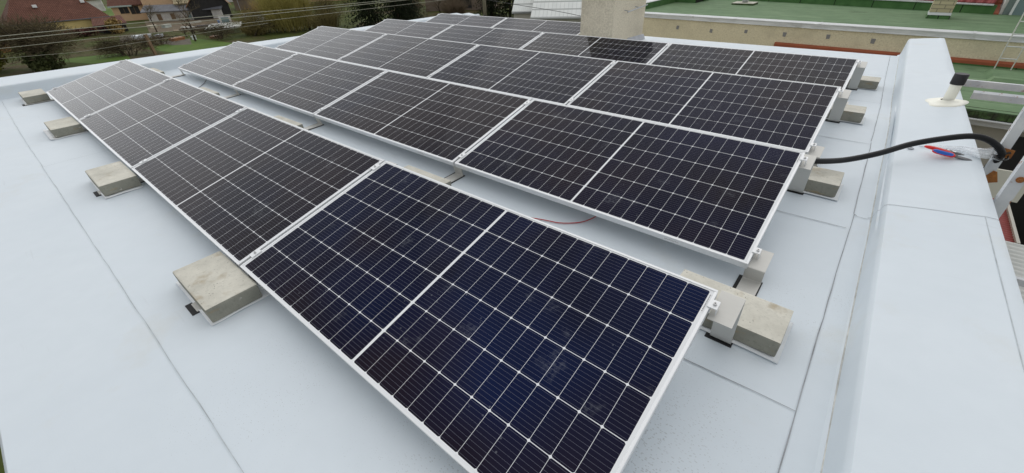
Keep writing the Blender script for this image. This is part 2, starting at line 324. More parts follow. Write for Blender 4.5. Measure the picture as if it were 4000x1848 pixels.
# ------------------------------------------------------------------ mesh helpers
class MB:
    def __init__(s): s.v = []; s.f = []; s.mi = []; s.uv = {}
    def quad(s, *p, mi=0, uv=None):
        b = len(s.v); s.v += [tuple(q) for q in p]; s.f.append(tuple(range(b, b + len(p)))); s.mi.append(mi)
        if uv: s.uv[len(s.f) - 1] = uv
    def hexa(s, p, mi=0):
        """eight corners: bottom ring 0-3 counter-clockwise, top ring 4-7"""
        b = len(s.v); s.v += [tuple(q) for q in p]
        for f in ((0, 3, 2, 1), (4, 5, 6, 7), (0, 1, 5, 4), (1, 2, 6, 5), (2, 3, 7, 6), (3, 0, 4, 7)):
            s.f.append(tuple(b + i for i in f)); s.mi.append(mi)
    def box(s, x0, x1, y0, y1, z0, z1, mi=0):
        s.hexa([(x0, y0, z0), (x1, y0, z0), (x1, y1, z0), (x0, y1, z0), (x0, y0, z1), (x1, y0, z1), (x1, y1, z1), (x0, y1, z1)], mi)
    def prism(s, prof, a, b, axis='x', mi=0):
        """closed profile (list of 2-tuples) swept from a to b along axis; profile is (y,z) for x, (x,z) for y, (x,y) for z"""
        mk = {'x': lambda t, p: (t, p[0], p[1]), 'y': lambda t, p: (p[0], t, p[1]), 'z': lambda t, p: (p[0], p[1], t)}[axis]
        n = len(prof); o = len(s.v)
        s.v += [mk(a, p) for p in prof] + [mk(b, p) for p in prof]
        s.f.append(tuple(o + i for i in range(n))); s.mi.append(mi)
        s.f.append(tuple(o + n + i for i in reversed(range(n)))); s.mi.append(mi)
        for i in range(n):
            j = (i + 1) % n; s.f.append((o + j, o + i, o + n + i, o + n + j)); s.mi.append(mi)
    def tube(s, pts, r, n=8, mi=0, cap=True):
        pts = [Vector(p) for p in pts]; rr = r if isinstance(r, (list, tuple)) else [r] * len(pts)
        o = len(s.v); up = None
        for i, p in enumerate(pts):
            d = (pts[min(i + 1, len(pts) - 1)] - pts[max(i - 1, 0)]).normalized()
            if up is None: up = Vector((0, 0, 1)) if abs(d.z) < .9 else Vector((1, 0, 0))
            a = d.cross(up)
            if a.length < 1e-6: a = d.orthogonal()
            a.normalize(); b = d.cross(a).normalized(); up = a.cross(d).normalized()
            for k in range(n):
                w = 2 * math.pi * k / n; s.v.append(tuple(p + a * (rr[i] * math.cos(w)) + b * (rr[i] * math.sin(w))))
        for i in range(len(pts) - 1):
            for k in range(n):
                k2 = (k + 1) % n; s.f.append((o + i * n + k, o + i * n + k2, o + (i + 1) * n + k2, o + (i + 1) * n + k)); s.mi.append(mi)
        if cap:
            s.f.append(tuple(o + k for k in reversed(range(n)))); s.mi.append(mi)
            e = o + (len(pts) - 1) * n; s.f.append(tuple(e + k for k in range(n))); s.mi.append(mi)
    def lathe(s, prof, n=24, mi=0, c=(0, 0, 0)):
        """profile of (radius, z) from bottom to top about the z axis through c"""
        o = len(s.v)
        for r, zz in prof:
            for k in range(n):
                w = 2 * math.pi * k / n; s.v.append((c[0] + r * math.cos(w), c[1] + r * math.sin(w), c[2] + zz))
        for i in range(len(prof) - 1):
            for k in range(n):
                k2 = (k + 1) % n; s.f.append((o + i * n + k, o + i * n + k2, o + (i + 1) * n + k2, o + (i + 1) * n + k)); s.mi.append(mi)
        s.f.append(tuple(o + k for k in reversed(range(n)))); s.mi.append(mi)
        e = o + (len(prof) - 1) * n; s.f.append(tuple(e + k for k in range(n))); s.mi.append(mi)
    def xf(s, m):
        s.v = [tuple(m @ Vector(p)) for p in s.v]; return s
    def build(s, name, mats, parent=None, loc=(0, 0, 0), smooth=False, bevel=0, seg=2):
        me = bpy.data.meshes.new(name); me.from_pydata(s.v, [], s.f)
        mats = mats if isinstance(mats, (list, tuple)) else [mats]
        for m in mats: me.materials.append(M[m] if isinstance(m, str) else m)
        for p, i in zip(me.polygons, s.mi): p.material_index = i
        if s.uv:
            ul = me.uv_layers.new(name='UVMap')
            for fi, uv in s.uv.items():
                for li, q in zip(me.polygons[fi].loop_indices, uv): ul.data[li].uv = q
        if bevel:
            b = bmesh.new(); b.from_mesh(me)
            bmesh.ops.remove_doubles(b, verts=b.verts, dist=1e-5)
            bmesh.ops.recalc_face_normals(b, faces=b.faces)
            bmesh.ops.bevel(b, geom=[e for e in b.edges if len(e.link_faces) == 2 and e.calc_face_angle(0) > .5], offset=bevel, segments=seg, profile=.6, affect='EDGES')
            b.to_mesh(me); b.free()
        if smooth:
            for p in me.polygons: p.use_smooth = True
        me.update()
        o = bpy.data.objects.new(name, me); COL.objects.link(o); o.location = loc
        if parent: o.parent = parent
        return o

def tag(o, label=None, cat=None, group=None, kind=None):
    if label: o['label'] = label
    if cat: o['category'] = cat
    if group: o['group'] = group
    if kind: o['kind'] = kind
    return o
def thing(name, label, cat, loc=(0, 0, 0), rot=(0, 0, 0), group=None):
    o = bpy.data.objects.new(name, None); COL.objects.link(o); o.location = loc; o.rotation_euler = rot
    o.empty_display_size = .2
    return tag(o, label, cat, group)
def kids(o): return [c for c in COL.objects if c.parent is o]
def copy_tree(o, parent=None):
    c = o.copy(); COL.objects.link(c)
    if parent: c.parent = parent
    for ch in kids(o): copy_tree(ch, c)
    return c
def link_tree(rec, parent=None):
    """copy a recorded thing: rec = (object, [recs])"""
    c = rec[0].copy(); COL.objects.link(c)
    if parent: c.parent = parent
    for r in rec[1]: link_tree(r, c)
    return c
def record(o): return (o, [record(c) for c in kids(o)])
def lerp(a, b, f): return a + (b - a) * f
def interp(x, K):
    if x <= K[0][0]: return K[0][1]
    for (x0, y0), (x1, y1) in zip(K, K[1:]):
        if x <= x1:
            f = (x - x0) / (x1 - x0); f = f * f * (3 - 2 * f); return lerp(y0, y1, f)
    return K[-1][1]
# ================================================================== the flat-roofed building we stand on
GZ = -7.5
ZK = [(-1, .006), (0, .012), (1.2, .018), (2.73, .072), (4.31, .108), (5.9, .047), (7.3, .03), (8.36, .015)]
def zr(y): return interp(y, ZK)
bld = thing('flat_roofed_building', 'flat-roofed building with pale grey membrane roof carrying the rows of solar panels', 'building', (4.2, 3.7, GZ))
def at(o): o.location = (-4.2, -3.7, -GZ); return o        # children keep world coordinates
m = MB(); m.box(-1.35, 9.30, -.95, 8.33, GZ, -.02); at(m.build('wall', 'cream_wall', bld))

m = MB()
ys = [-.985] + [-.9 + .1 * i for i in range(93)] + [8.36]
xs = [-.80 + .4 * i for i in range(25)] + [8.95]
for j, y in enumerate(ys):
    for x in xs: m.v.append((x, y, zr(y) + .0022 * math.sin(x * 1.9 + y * .7) * math.sin(y * 2.3)))
nx = len(xs)
for j in range(len(ys) - 1):
    for i in range(nx - 1): m.f.append((j * nx + i, j * nx + i + 1, (j + 1) * nx + i + 1, (j + 1) * nx + i)); m.mi.append(0)
def edge(y, s):
    b = len(m.v); z = zr(y)
    m.v += [(-.8, y, z), (8.95, y, z), (8.95, y + s * .012, z - .012), (-.8, y + s * .012, z - .012), (8.95, y + s * .012, z - .2), (-.8, y + s * .012, z - .2)]
    for f in ((0, 1, 2, 3), (3, 2, 4, 5)): m.f.append(tuple(b + q for q in (f if s < 0 else f[::-1]))); m.mi.append(0)
edge(-.985, -1); edge(8.36, 1)
rng = random.Random(5)
def seam(P, w, mi):
    """thin welded lap edge lying on the deck, slightly wavy"""
    pts = []
    for (x0, y0), (x1, y1) in zip(P, P[1:]):
        n = max(2, int(math.hypot(x1 - x0, y1 - y0) / .12))
        pts += [(lerp(x0, x1, k / n), lerp(y0, y1, k / n)) for k in range(n)]
    pts.append(P[-1]); o = len(m.v)
    for i, (x, y) in enumerate(pts):
        a = pts[max(0, i - 1)]; b = pts[min(len(pts) - 1, i + 1)]; d = Vector((b[0] - a[0], b[1] - a[1])).normalized()
        j = rng.uniform(-.0022, .0022); h = w * rng.uniform(.55, 1.2) / 2; px, py = -d.y, d.x
        for s_ in (-1, 1): m.v.append((x + px * (j + s_ * h), y + py * (j + s_ * h), zr(y) + .0042 + .0022 * math.sin(x * 1.9 + y * .7) * math.sin(y * 2.3)))
    for i in range(len(pts) - 1): m.f.append((o + 2 * i + 1, o + 2 * i, o + 2 * i + 2, o + 2 * i + 3)); m.mi.append(mi)
seam([(-.6, -.44), (1.7, -.46), (3.9, -.455), (6.6, -.452), (8.82, -.455)], .0034, 2)
WELD = [(8.838, -.98), (8.827, .68), (8.816, 2.17), (8.818, 2.6)]
seam(WELD, .0048, 1); seam([(8.818, 2.6), (8.835, 2.578), (8.87, 2.574), (8.902, 2.588)], .0036, 1); seam([(8.815, 2.6), (8.80, 3.5), (8.788, 3.9)], .0045, 1); seam([(8.785, 3.93), (8.775, 5.2), (8.735, 6.8), (8.705, 8.3)], .0045, 1)
for y0, xe in ((.945, 8.822), (2.39, 8.80), (3.85, 8.786), (5.3, 8.775), (6.75, 8.735)):
    seam([(-.6, y0 + .01), (4, y0 - .01), (7.9, y0 - .02), (xe, y0 + .01)], .0048, 1)
for x0, y0 in ((4.315, .95), (1.9, 2.4), (6.5, 2.4), (3.1, -.45)): seam([(x0, y0), (x0 + .01, y0 + 1.43)], .004, 2)
at(m.build('roof', ['membrane', 'weld', 'weld_faint'], bld, smooth=True))

# ---- parapets: profile swept in y
def sweep(name, prof, ys, mats='membrane_clean', caps=True, seams=()):
    m = MB(); n = len(prof(0))
    for y in ys: m.v += [(p[0], y + (p[2] if len(p) > 2 else 0), p[1]) for p in prof(y)]
    for j in range(len(ys) - 1):
        for i in range(n - 1): m.f.append((j * n + i, j * n + i + 1, (j + 1) * n + i + 1, (j + 1) * n + i)); m.mi.append(0)
    for e in (0, len(ys) - 1):
        m.f.append(tuple(range(e * n, e * n + n))[::(1 if e else -1)]); m.mi.append(0)
    for y in seams:
        P = prof(y); o = len(m.v)
        for k, p in enumerate(P[:-2]):
            a = P[max(0, k - 1)]; b = P[min(n - 1, k + 1)]; d = Vector((b[0] - a[0], b[1] - a[1])).normalized(); nn = (-d.y, d.x)
            for s_ in (-1, 1): m.v.append((p[0] + nn[0] * .0022, y + .05 * (p[0] - P[0][0]) + s_ * .0017, p[1] + nn[1] * .0022))
        for k in range(len(P) - 3): m.f.append((o + 2 * k, o + 2 * k + 1, o + 2 * k + 3, o + 2 * k + 2)); m.mi.append(1)
    o = m.build(name, [mats, 'weld'], bld, smooth=True); at(o)
    mod = o.modifiers.new('edge', 'EDGE_SPLIT'); mod.split_angle = rad(32)
    return o
def right_prof(y):
    xf = 8.945 - .0165 * y; zi = .185 + .0105 * (y - 2.6); xo = 9.387 - .0295 * (y - 2.6); zo = .228 + .008 * (y - 2.6); z0 = zr(y)
    w = .0018 * math.sin(y * 5.1) + .001 * math.sin(y * 11.3)
    lo = [(xf - .022, z0 - .004), (xf - .004, z0 + .003), (xf + .001 + w * .3, z0 + .0045), (xf + .0035 + w * .3, z0 + .012), (xf + .011, z0 + .06)]
    hi = [(xf + .020, zi - .050), (xf + .022, zi - .036), (xf + .027, zi - .017), (xf + .038, zi - .005), (xf + .066, zi + w)]
    top = [(lerp(xf + .066, xo - .06, k / 7), lerp(zi, zo, k / 7) + w * .5 + .0012 * math.sin(k + y * 2)) for k in range(1, 8)]
    return lo + hi + top + [(xo - .052, zo + .001), (xo - .012, zo - .001), (xo, zo - .006), (xo + .003, zo - .10), (xo - .012, zo - .10), (xo - .012, -.4), (xf + .1, -.4)]
def par_z(x, y):
    xf = 8.945 - .0165 * y; zi = .185 + .0105 * (y - 2.6); xo = 9.387 - .0295 * (y - 2.6); zo = .228 + .008 * (y - 2.6)
    return lerp(zi, zo, (x - xf - .066) / (xo - .06 - xf - .066))
sweep('parapet', right_prof, [-.985 + .1 * i for i in range(95)] + [8.45], seams=(2.6,))
XO = [(-1, -1.60), (-.3, -1.53), (.3, -1.46), (1.0, -1.40), (1.6, -1.34), (2.7, -1.22), (4.1, -1.05), (5.36, -.92), (6.85, -.84), (8.3, -.75), (9, -.73)]
def xo_l(y):
    for (a, b), (c_, d) in zip(XO, XO[1:]):
        if y <= c_: return lerp(b, d, (y - a) / (c_ - a))
    return XO[-1][1]
m = MB(); m.tube([(9.387 - .0295 * (y - 2.6) - .056, y, .228 + .008 * (y - 2.6) + .0005) for y in [-.98 + .12 * k for k in range(31)]], .0022, 5)
at(m.build('edge_weld', 'weld_faint', bld, smooth=True))
m = MB(); m.tube([(8.945 - .0165 * y + .0005 + .0008 * math.sin(y * 9), y, zr(y) + .004) for y in [-.98 + .12 * k for k in range(78)]], .0034, 6)
at(m.build('weld_bead', 'weld_light', bld, smooth=True))
def left_prof(y):
    xi = -.755 + .028 * (y + .3); xo = min(xo_l(y), xi - .10); z0 = zr(y); zi = .180; zo = .192
    w = .003 * math.sin(y * 3.7) + .002 * math.sin(y * 9)
    a = [(xo + .015, -.4), (xo + .015, zo - .10), (xo - .004, zo - .10), (xo, zo - .008), (xo + .015, zo), (xo + .06, zo + w)]
    t_ = [(lerp(xo + .06, xi - .05, k / 5), lerp(zo, zi, k / 5) + w) for k in range(1, 6)]
    b = [(xi - .022, zi - .003), (xi - .009, zi - .011), (xi - .003, zi - .026), (xi, zi - .045), (xi + .012, z0 + .05), (xi + .018, z0 + .010), (xi + .022, z0 + .004), (xi + .05, z0 - .004)]
    return a + t_ + b
o = sweep('parapet', left_prof, [-.985 + .12 * i for i in range(78)] + [8.36])
# short return of the parapet at the far left corner with a crumpled loose end of membrane
m = MB(); n = 0
for k in range(9):
    x = lerp(-.80, .02, k / 8); y0 = 8.24 + .035 * (x + .8) * 4; h = .190 + .012 * math.sin(k * 1.7) + (.014 if k in (5, 6) else 0)
    P = [(x, y0 - .02, .0), (x, y0, h - .03), (x, y0 + .02, h - .006), (x, y0 + .10, h + .004), (x, y0 + .22, h), (x, y0 + .24, h - .02), (x, y0 + .24, -.4)]
    n = len(P); m.v += P
for k in range(8):
    for i in range(n - 1): m.f.append((k * n + i, (k + 1) * n + i, (k + 1) * n + i + 1, k * n + i + 1)); m.mi.append(0)
m.f.append(tuple(range(n))[::-1]); m.mi.append(0); m.f.append(tuple(range(8 * n, 9 * n))); m.mi.append(0)
m.tube([(.03, 8.33, .165), (.06, 8.42, .175), (.05, 8.55, .165)], .03, 10)
at(m.build('parapet', ['membrane_clean', 'weld'], bld))

# ---- chimney
m = MB(); m.box(4.265, 4.905, 6.75, 7.98, -.1, 2.3); ch = at(m.build('chimney', 'roughcast', bld, bevel=.012))
tag(ch, 'chimney in rough cream render behind the panels')
m = MB()
m.hexa([(4.905, 7.36, .0), (4.96, 7.36, .0), (4.96, 8.03, .0), (4.905, 8.03, .0), (4.905, 7.36, .125), (4.912, 7.36, .122), (4.912, 8.03, .105), (4.905, 8.03, .108)])
m.build('flashing', 'alu_dark', ch); m = MB()
m.hexa([(4.22, 6.70, .0), (4.96, 6.70, .0), (4.96, 6.75, .0), (4.22, 6.75, .0), (4.26, 6.743, .10), (4.91, 6.743, .10), (4.91, 6.75, .10), (4.26, 6.75, .10)])
m.build('flashing', 'alu_dark', ch)
m = MB()
m.tube([(4.90, 7.13, .60), (4.985, 7.13, .585)], .007, 6); m.tube([(4.90, 7.53, .62), (4.985, 7.55, .60)], .007, 6)
m.tube([(4.985, 7.10, .575), (4.99, 7.45, .60), (4.99, 7.86, .62)], .009, 6)
m.build('step_iron', 'alu_dark', ch)
# ---- vent pipe on the right parapet
vx, vy, vz = 9.205, 4.95, .243
m = MB(); m.lathe([(.040, -.05), (.040, .15), (.036, .152)], 28, c=(vx, vy, vz)); vp = at(m.build('vent_pipe', 'cream_pvc', bld, smooth=True))
e = vp.modifiers.new('edge', 'EDGE_SPLIT'); e.split_angle = rad(40); tag(vp, 'cream plastic vent pipe with a black cap')
m = MB(); m.lathe([(.047, .150), (.049, .155), (.049, .232), (.046, .238), (.0, .239)], 32, c=(vx, vy, vz)); cpp = m.build('cap', 'black_cap', vp, smooth=True)
e = cpp.modifiers.new('edge', 'EDGE_SPLIT'); e.split_angle = rad(40)
m = MB(); pr = [(0.0, .006)]
o_ = len(m.v); N = 40
for r_, z_ in ((.041, .026), (.050, .010), (.10, .004), (1, .0025), (1.0, -.006)):
    for k in range(N):
        w = 2 * math.pi * k / N; R = r_ if r_ < 1 else .136 + .012 * math.sin(3 * w + 1) + .008 * math.sin(5 * w)
        x = vx - .012 + R * math.cos(w) * (1.0 if r_ < 1 else .98); y = vy - .02 + R * math.sin(w) * (1 if r_ < 1 else 1.15)
        m.v.append((x, y, par_z(x, y) + z_))
for i in range(4):
    for k in range(N): m.f.append((i * N + k, i * N + (k + 1) % N, (i + 1) * N + (k + 1) % N, (i + 1) * N + k)[::-1]); m.mi.append(0)
m.build('collar', 'cream_pvc', vp, smooth=True)

# ================================================================== solar panels
TILT = .23744; cT, sT = math.cos(TILT), math.sin(TILT)
YO = [0, 1.5806, 3.1577, 4.700, 6.255]; ZO = [.130, .1514, .1954, .150, .100]; XOFF = [0, .0132, -.0038, -.0056, .0078]
FH = .038; GAP = .020; STEP = PL + GAP
ROWN = ['front row', 'second row', 'third row', 'fourth row', 'far row']
def slope_pt(r, sd, d=0.0):
    """(y,z) at distance sd up row r's slope and depth d above its glass face"""
    return (YO[r] + sd * cT - d * sT, ZO[r] + sd * sT + d * cT)
def make_panel():
    root = thing('solar_module', 'x', 'solar panel', group='framed solar panels in rows on the flat roof')
    m = MB(); L = .0105
    m.box(0, PL, 0, L, -FH, 0); m.box(0, PL, PW - L, PW, -FH, 0)
    m.box(0, L, L, PW - L, -FH, 0); m.box(PL - L, PL, L, PW - L, -FH, 0)
    m.build('frame', 'frame', root, bevel=.0012, seg=1)
    m = MB(); a, b, c_, d = L - .002, PL - L + .002, L - .002, PW - L + .002
    m.quad((a, c_, -.0018), (b, c_, -.0018), (b, d, -.0018), (a, d, -.0018))
    m.quad((a, d, -.0060), (b, d, -.0060), (b, c_, -.0060), (a, c_, -.0060), mi=1)
    m.build('glass', ['glass', 'backsheet'], root)
    m = MB(); m.box(PL - .0205, PL - .0125, PW - .125, PW - .030, -.0017, -.0011)
    rg = random.Random(2); y = PW - .120
    while y < PW - .036:
        w = rg.uniform(.0012, .004); m.box(PL - .0185, PL - .0145, y, y + w, -.0010, -.0008, mi=1); y += w + rg.uniform(.0015, .004)
    m.build('serial_label', ['sticker', 'ink'], root)
    m = MB(); m.box(1.66, 1.755, -.0009, -.0004, -.028, -.011)
    for k in range(11): m.box(1.668 + k * .0075, 1.668 + k * .0075 + (.0045 if k % 3 else .006), -.0012, -.00095, -.0225, -.0205, mi=1)
    for k in range(8): m.box(1.668 + k * .0085, 1.668 + k * .0085 + .0055, -.0012, -.00095, -.0180, -.0165, mi=1)
    m.build('type_label', ['sticker', 'ink'], root)
    return root
PLAB = {(0, 3): 'white-framed solar panel nearest the camera, smudged and cut off at the bottom of the picture',
        (0, 2): 'solar panel next to the smudged nearest one in the front row',
        (0, 1): 'second solar panel from the left end of the front row, grey with reflected sky',
        (0, 0): 'palest grey solar panel at the left end of the front row',
        (3, 2): 'solar panel in the fourth row with the black reflection of the chimney',
        (3, 3): 'solar panel at the right end of the fourth row, nearest the cream wall behind',
        (4, 0): 'farthest solar panel, at the left end of the far row',
        (4, 1): 'solar panel in the far row ending against the rendered chimney'}
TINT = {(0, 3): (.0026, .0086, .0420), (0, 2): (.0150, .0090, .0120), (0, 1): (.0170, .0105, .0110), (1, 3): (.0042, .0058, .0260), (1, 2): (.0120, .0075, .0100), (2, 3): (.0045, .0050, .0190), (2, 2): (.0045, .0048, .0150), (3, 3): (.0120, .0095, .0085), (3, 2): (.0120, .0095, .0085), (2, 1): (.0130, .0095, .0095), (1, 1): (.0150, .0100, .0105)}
proto = make_panel(); rec = record(proto); first = True
for r in range(5):
    for j in range(4 if r < 4 else 2):
        if first: p = proto; first = False
        else:
            n0 = set(COL.objects); link_tree(rec); p = [q for q in COL.objects if q not in n0 and q.parent is None][0]
        p.location = (j * STEP + GAP / 2 + XOFF[r], YO[r], ZO[r]); p.rotation_euler = (TILT, 0, 0)
        pos = ['at the left end', 'second from the left', 'second from the right end', 'at the right end'][j]
        gl = [q for q in kids(p) if q.name.startswith('glass')][0]
        gl.color = (*TINT.get((r, j), (.0050, .0048, .0090)), 1)      # angle-dependent reflection hue of the glass, painted into each panel's cell colour
        p['label'] = PLAB.get((r, j), 'dark solar panel %s of the %s of panels' % (pos, ROWN[r]))

# ================================================================== brackets, ballast blocks and pads
BW = .088; TH = .004
def strip_sheet(m, pts, x0, x1, th=TH, mi=0):
    """bent sheet: polyline in (y,z) given thickness th below-right"""
    n = len(pts); off = []
    for i, p in enumerate(pts):
        a = Vector(pts[max(0, i - 1)]); b = Vector(pts[min(n - 1, i + 1)]); d = (b - a).normalized(); nn = Vector((d.y, -d.x))
        if 0 < i < n - 1:
            d1 = (Vector(p) - a).normalized(); n1 = Vector((d1.y, -d1.x)); k = max(.5, n1.dot(nn)); off.append(Vector(p) + nn * th / k)
        else: off.append(Vector(p) + nn * th)
    o = len(m.v)
    for p, q in zip(pts, off): m.v += [(x0, p[0], p[1]), (x1, p[0], p[1]), (x0, q.x, q.y), (x1, q.x, q.y)]
    for i in range(n - 1):
        a = o + 4 * i; b = a + 4
        for f in ((a, a + 1, b + 1, b), (a + 2, b + 2, b + 3, a + 3), (a, b, b + 2, a + 2), (a + 1, a + 3, b + 3, b + 1)): m.f.append(f); m.mi.append(mi)
    m.f.append((o, o + 2, o + 3, o + 1)); m.mi.append(mi); e = o + 4 * (n - 1); m.f.append((e, e + 1, e + 3, e + 2)); m.mi.append(mi)
def rounded(P, r=.006):
    out = [P[0]]
    for a, b, c_ in zip(P, P[1:], P[2:]):
        A, B, C_ = Vector(a), Vector(b), Vector(c_); d1 = (A - B).normalized(); d2 = (C_ - B).normalized()
        s0 = B + d1 * r; s1 = B + d2 * r
        for k in range(4):
            f = k / 3; out.append(tuple((s0.lerp(B, f)).lerp(B.lerp(s1, f), f)))
    return out + [P[-1]]
def clamp_on(root, r, sd, x, side, oy, oz):
    """aluminium clamp with hex bolt at slope distance sd; side -1/0/+1: end clamp at left, mid clamp, end clamp at right"""
    m = MB()
    if side == 0: m.box(-.022, .022, -.028, .028, .0015, .0055); m.box(-.008, .008, -.028, .028, -FH, .0015)
    else:
        m.box(-.009, .027, -.020, .020, .0015, .0050); m.box(.0235, .027, -.020, .020, -FH + .004, .0015); m.box(.0005, .004, -.02, .02, -FH + .004, .0015)
        if side < 0: m.v = [(-q[0], q[1], q[2]) for q in m.v]; m.f = [f[::-1] for f in m.f]
    y, z = slope_pt(r, sd); T = Matrix.Translation((x, y - oy, z - oz)) @ Matrix.Rotation(TILT, 4, 'X')
    c_ = m.xf(T).build('clamp', 'frame', root)
    b = MB(); b.lathe([(.0075, .005), (.0075, .007), (.0065, .0072), (.0065, .013), (.0035, .0132), (.0033, .009), (0, .009)], 14, c=(.013 * side, 0, 0))
    b.xf(T).build('bolt', 'bolt', c_, smooth=False)
def bracket(i, j, lab):
    """mounting bracket under the joint j at row boundary i (i=0 below the front row)"""
    hi, lo = i - 1 if i > 0 else None, i if (i < 5 and (i < 4 or j < 2.5)) else None
    ends = 2 if (i == 5 or (i == 4 and lo is not None)) else 4
    xr = XOFF[lo if lo is not None else hi]
    xc = j * STEP + xr + {0: -.026, 4: .026}.get(j, 0)
    side = {0: -1, 4: 1}.get(j, 0)
    y_ref = YO[lo] if lo is not None else YO[hi] + 1.2
    z0 = zr(y_ref) if i else zr(0)
    root = thing('mounting_bracket', lab, 'bracket', (xc, y_ref, z0), group='bent metal brackets under the panel rows')
    U = -FH - .0005
    P = []
    if hi is not None:
        t0 = slope_pt(hi, .925, U); t1 = slope_pt(hi, 1.078, U)
        zb = zr(YO[hi] + 1.13) + .009; yb = t1[0] + (t1[1] - zb) * math.tan(TILT)
        P += [t0, t1, (yb, zb)]
    else: P += [(-.262, zr(-.262) + .009)]
    if lo is not None:
        l1 = slope_pt(lo, .017, U); l2 = slope_pt(lo, .165, U)
        if l1[1] < zr(l1[0]) + .03: l1 = (l1[0], zr(l1[0]) + .03)
        zb2 = zr(l1[0]) + .009; yb2 = l1[0] + (l1[1] - zb2) * math.tan(TILT)
        P += [(yb2, zb2), l1, l2]
    else: P += [(P[-1][0] + .30, zr(P[-1][0] + .3) + .009)]
    foot = [p for p in P if p[1] < zr(p[0]) + .0095]
    loc = lambda p: (p[0] - y_ref, p[1] - z0)
    m = MB(); strip_sheet(m, rounded([loc(p) for p in P]), -BW / 2, BW / 2); m.build('bent_sheet', 'bracket', root)
    ya, yb_ = foot[0][0] - .014, foot[-1][0] + .016
    if i == 0: ya = -.287
    m = MB(); k = 6
    for q in range(k):
        y1, y2 = lerp(ya, yb_, q / k), lerp(ya, yb_, (q + 1) / k)
        m.hexa([(-.062, y1 - y_ref, zr(y1) - z0 - .002), (.050, y1 - y_ref, zr(y1) - z0 - .002), (.050, y2 - y_ref, zr(y2) - z0 - .002), (-.062, y2 - y_ref, zr(y2) - z0 - .002),
                (-.062, y1 - y_ref, zr(y1) - z0 + .0046), (.050, y1 - y_ref, zr(y1) - z0 + .0046), (.050, y2 - y_ref, zr(y2) - z0 + .0046), (-.062, y2 - y_ref, zr(y2) - z0 + .0046)])
    m.build('rubber_pad', 'rubber', root)
    if hi is not None: clamp_on(root, hi, .965 if side else .955, j * STEP + XOFF[hi] - xc + (-GAP / 2 * 0 if side == 0 else (GAP / 2 * -side)), side, y_ref, z0)
    if lo is not None: clamp_on(root, lo, .105 if side else .10, j * STEP + XOFF[lo] - xc + (0 if side == 0 else (GAP / 2 * -side)), side, y_ref, z0)
    return root
JN = ['left end of the', 'left joint of the', 'middle joint of the', 'right joint of the', 'right end of the']
def blab(i, j):
    if i == 0: return 'metal bracket under the low edge of the front row, at its %s' % ['left end', 'leftmost joint', 'middle joint', 'rightmost joint', 'near right corner'][j]
    if i == 5: return 'metal bracket behind the far row of panels, %s' % ['at its left end', 'at its middle joint', 'at the chimney end'][j]
    return 'bracket between %s and %s, %s' % (ROWN[i - 1], ROWN[i] if not (i == 4 and j > 2) else 'chimney', ['at the left end', 'at the leftmost joint', 'at the middle joint', 'at the rightmost joint', 'at the right end'][j])
BR = [(0, j) for j in range(4)] + [(1, j) for j in range(5)] + [(2, j) for j in range(5)] + [(3, j) for j in range(5)] + [(4, 0), (4, 1), (4, 2), (4, 3), (4, 4), (5, 0), (5, 1), (5, 2)]
for i, j in BR: bracket(i, j, blab(i, j))

# ballast blocks: (x0, x1, y0, pad) from the photograph's near corners; y0 near face
BL = {(0, 0): (-.50, -.01, -.240), (0, 1): (1.735, 2.19, -.242), (0, 2): (3.872, 4.368, -.245), (0, 3): (6.060, 6.550, -.243),
      (1, 0): (-.61, -.08, 1.163), (1, 1): (1.64, 2.165, 1.160), (1, 2): (3.82, 4.33, 1.165), (1, 3): (6.03, 6.51, 1.160), (1, 4): (8.215, 8.704, 1.166),
      (2, 4): (8.20, 8.694, 2.742), (3, 4): (8.19, 8.672, 4.335), (4, 4): (8.20, 8.692, 5.915),
      (2, 2): (3.9, 4.39, 2.745), (3, 1): (1.8, 2.29, 4.33)}
BLAB = {(0, 0): 'small concrete block at the left end of the front row, below the parapet',
        (0, 1): 'concrete block beside the palest panel, second from the left edge of the roof',
        (0, 2): 'concrete block with a black strip poking out, third along the front row',
        (0, 3): 'largest concrete block at the left, rust stained on its side, by the near panel joint',
        (1, 0): 'concrete block peeping out behind the far left panel of the front row',
        (1, 1): 'sliver of concrete block behind the front row near the black cable loop',
        (1, 2): 'sliver of concrete block behind the middle joint of the front row',
        (1, 3): 'sliver of concrete block behind the front row, nearest the red cable',
        (1, 4): 'long concrete block behind the near right corner of the front row, speckled white',
        (2, 4): 'concrete block by the right end of the second row, beside the black hose',
        (3, 4): 'concrete block by the right end of the third row, between two others',
        (4, 4): 'farthest concrete block on the right, by the end of the fourth row'}
pads = {(0, 0): (.01, .01, .02, .02), (0, 1): (.035, .03, .045, .02), (0, 3): (.035, .005, .01, .05), (1, 4): (.02, .018, .02, .03), (2, 4): (.02, .02, .028, .02), (3, 4): (.02, .02, .022, .02), (0, 2): (.0, .03, .008, .0), (4, 4): (.01, .01, .018, .02)}
PADL = {(0, 0): 'white membrane scrap under the small block near the left parapet', (0, 1): 'curled white membrane scrap under the second block from the left',
        (0, 3): 'white membrane scrap under the largest left block, its corner sticking up', (1, 4): 'white membrane scrap under the long speckled block',
        (2, 4): 'white membrane scrap under the block beside the black hose', (3, 4): 'white membrane scrap under the block at the third row end',
        (0, 2): 'white membrane scrap under the block with the black strip', (4, 4): 'white membrane scrap under the farthest right block'}
rg = random.Random(11)
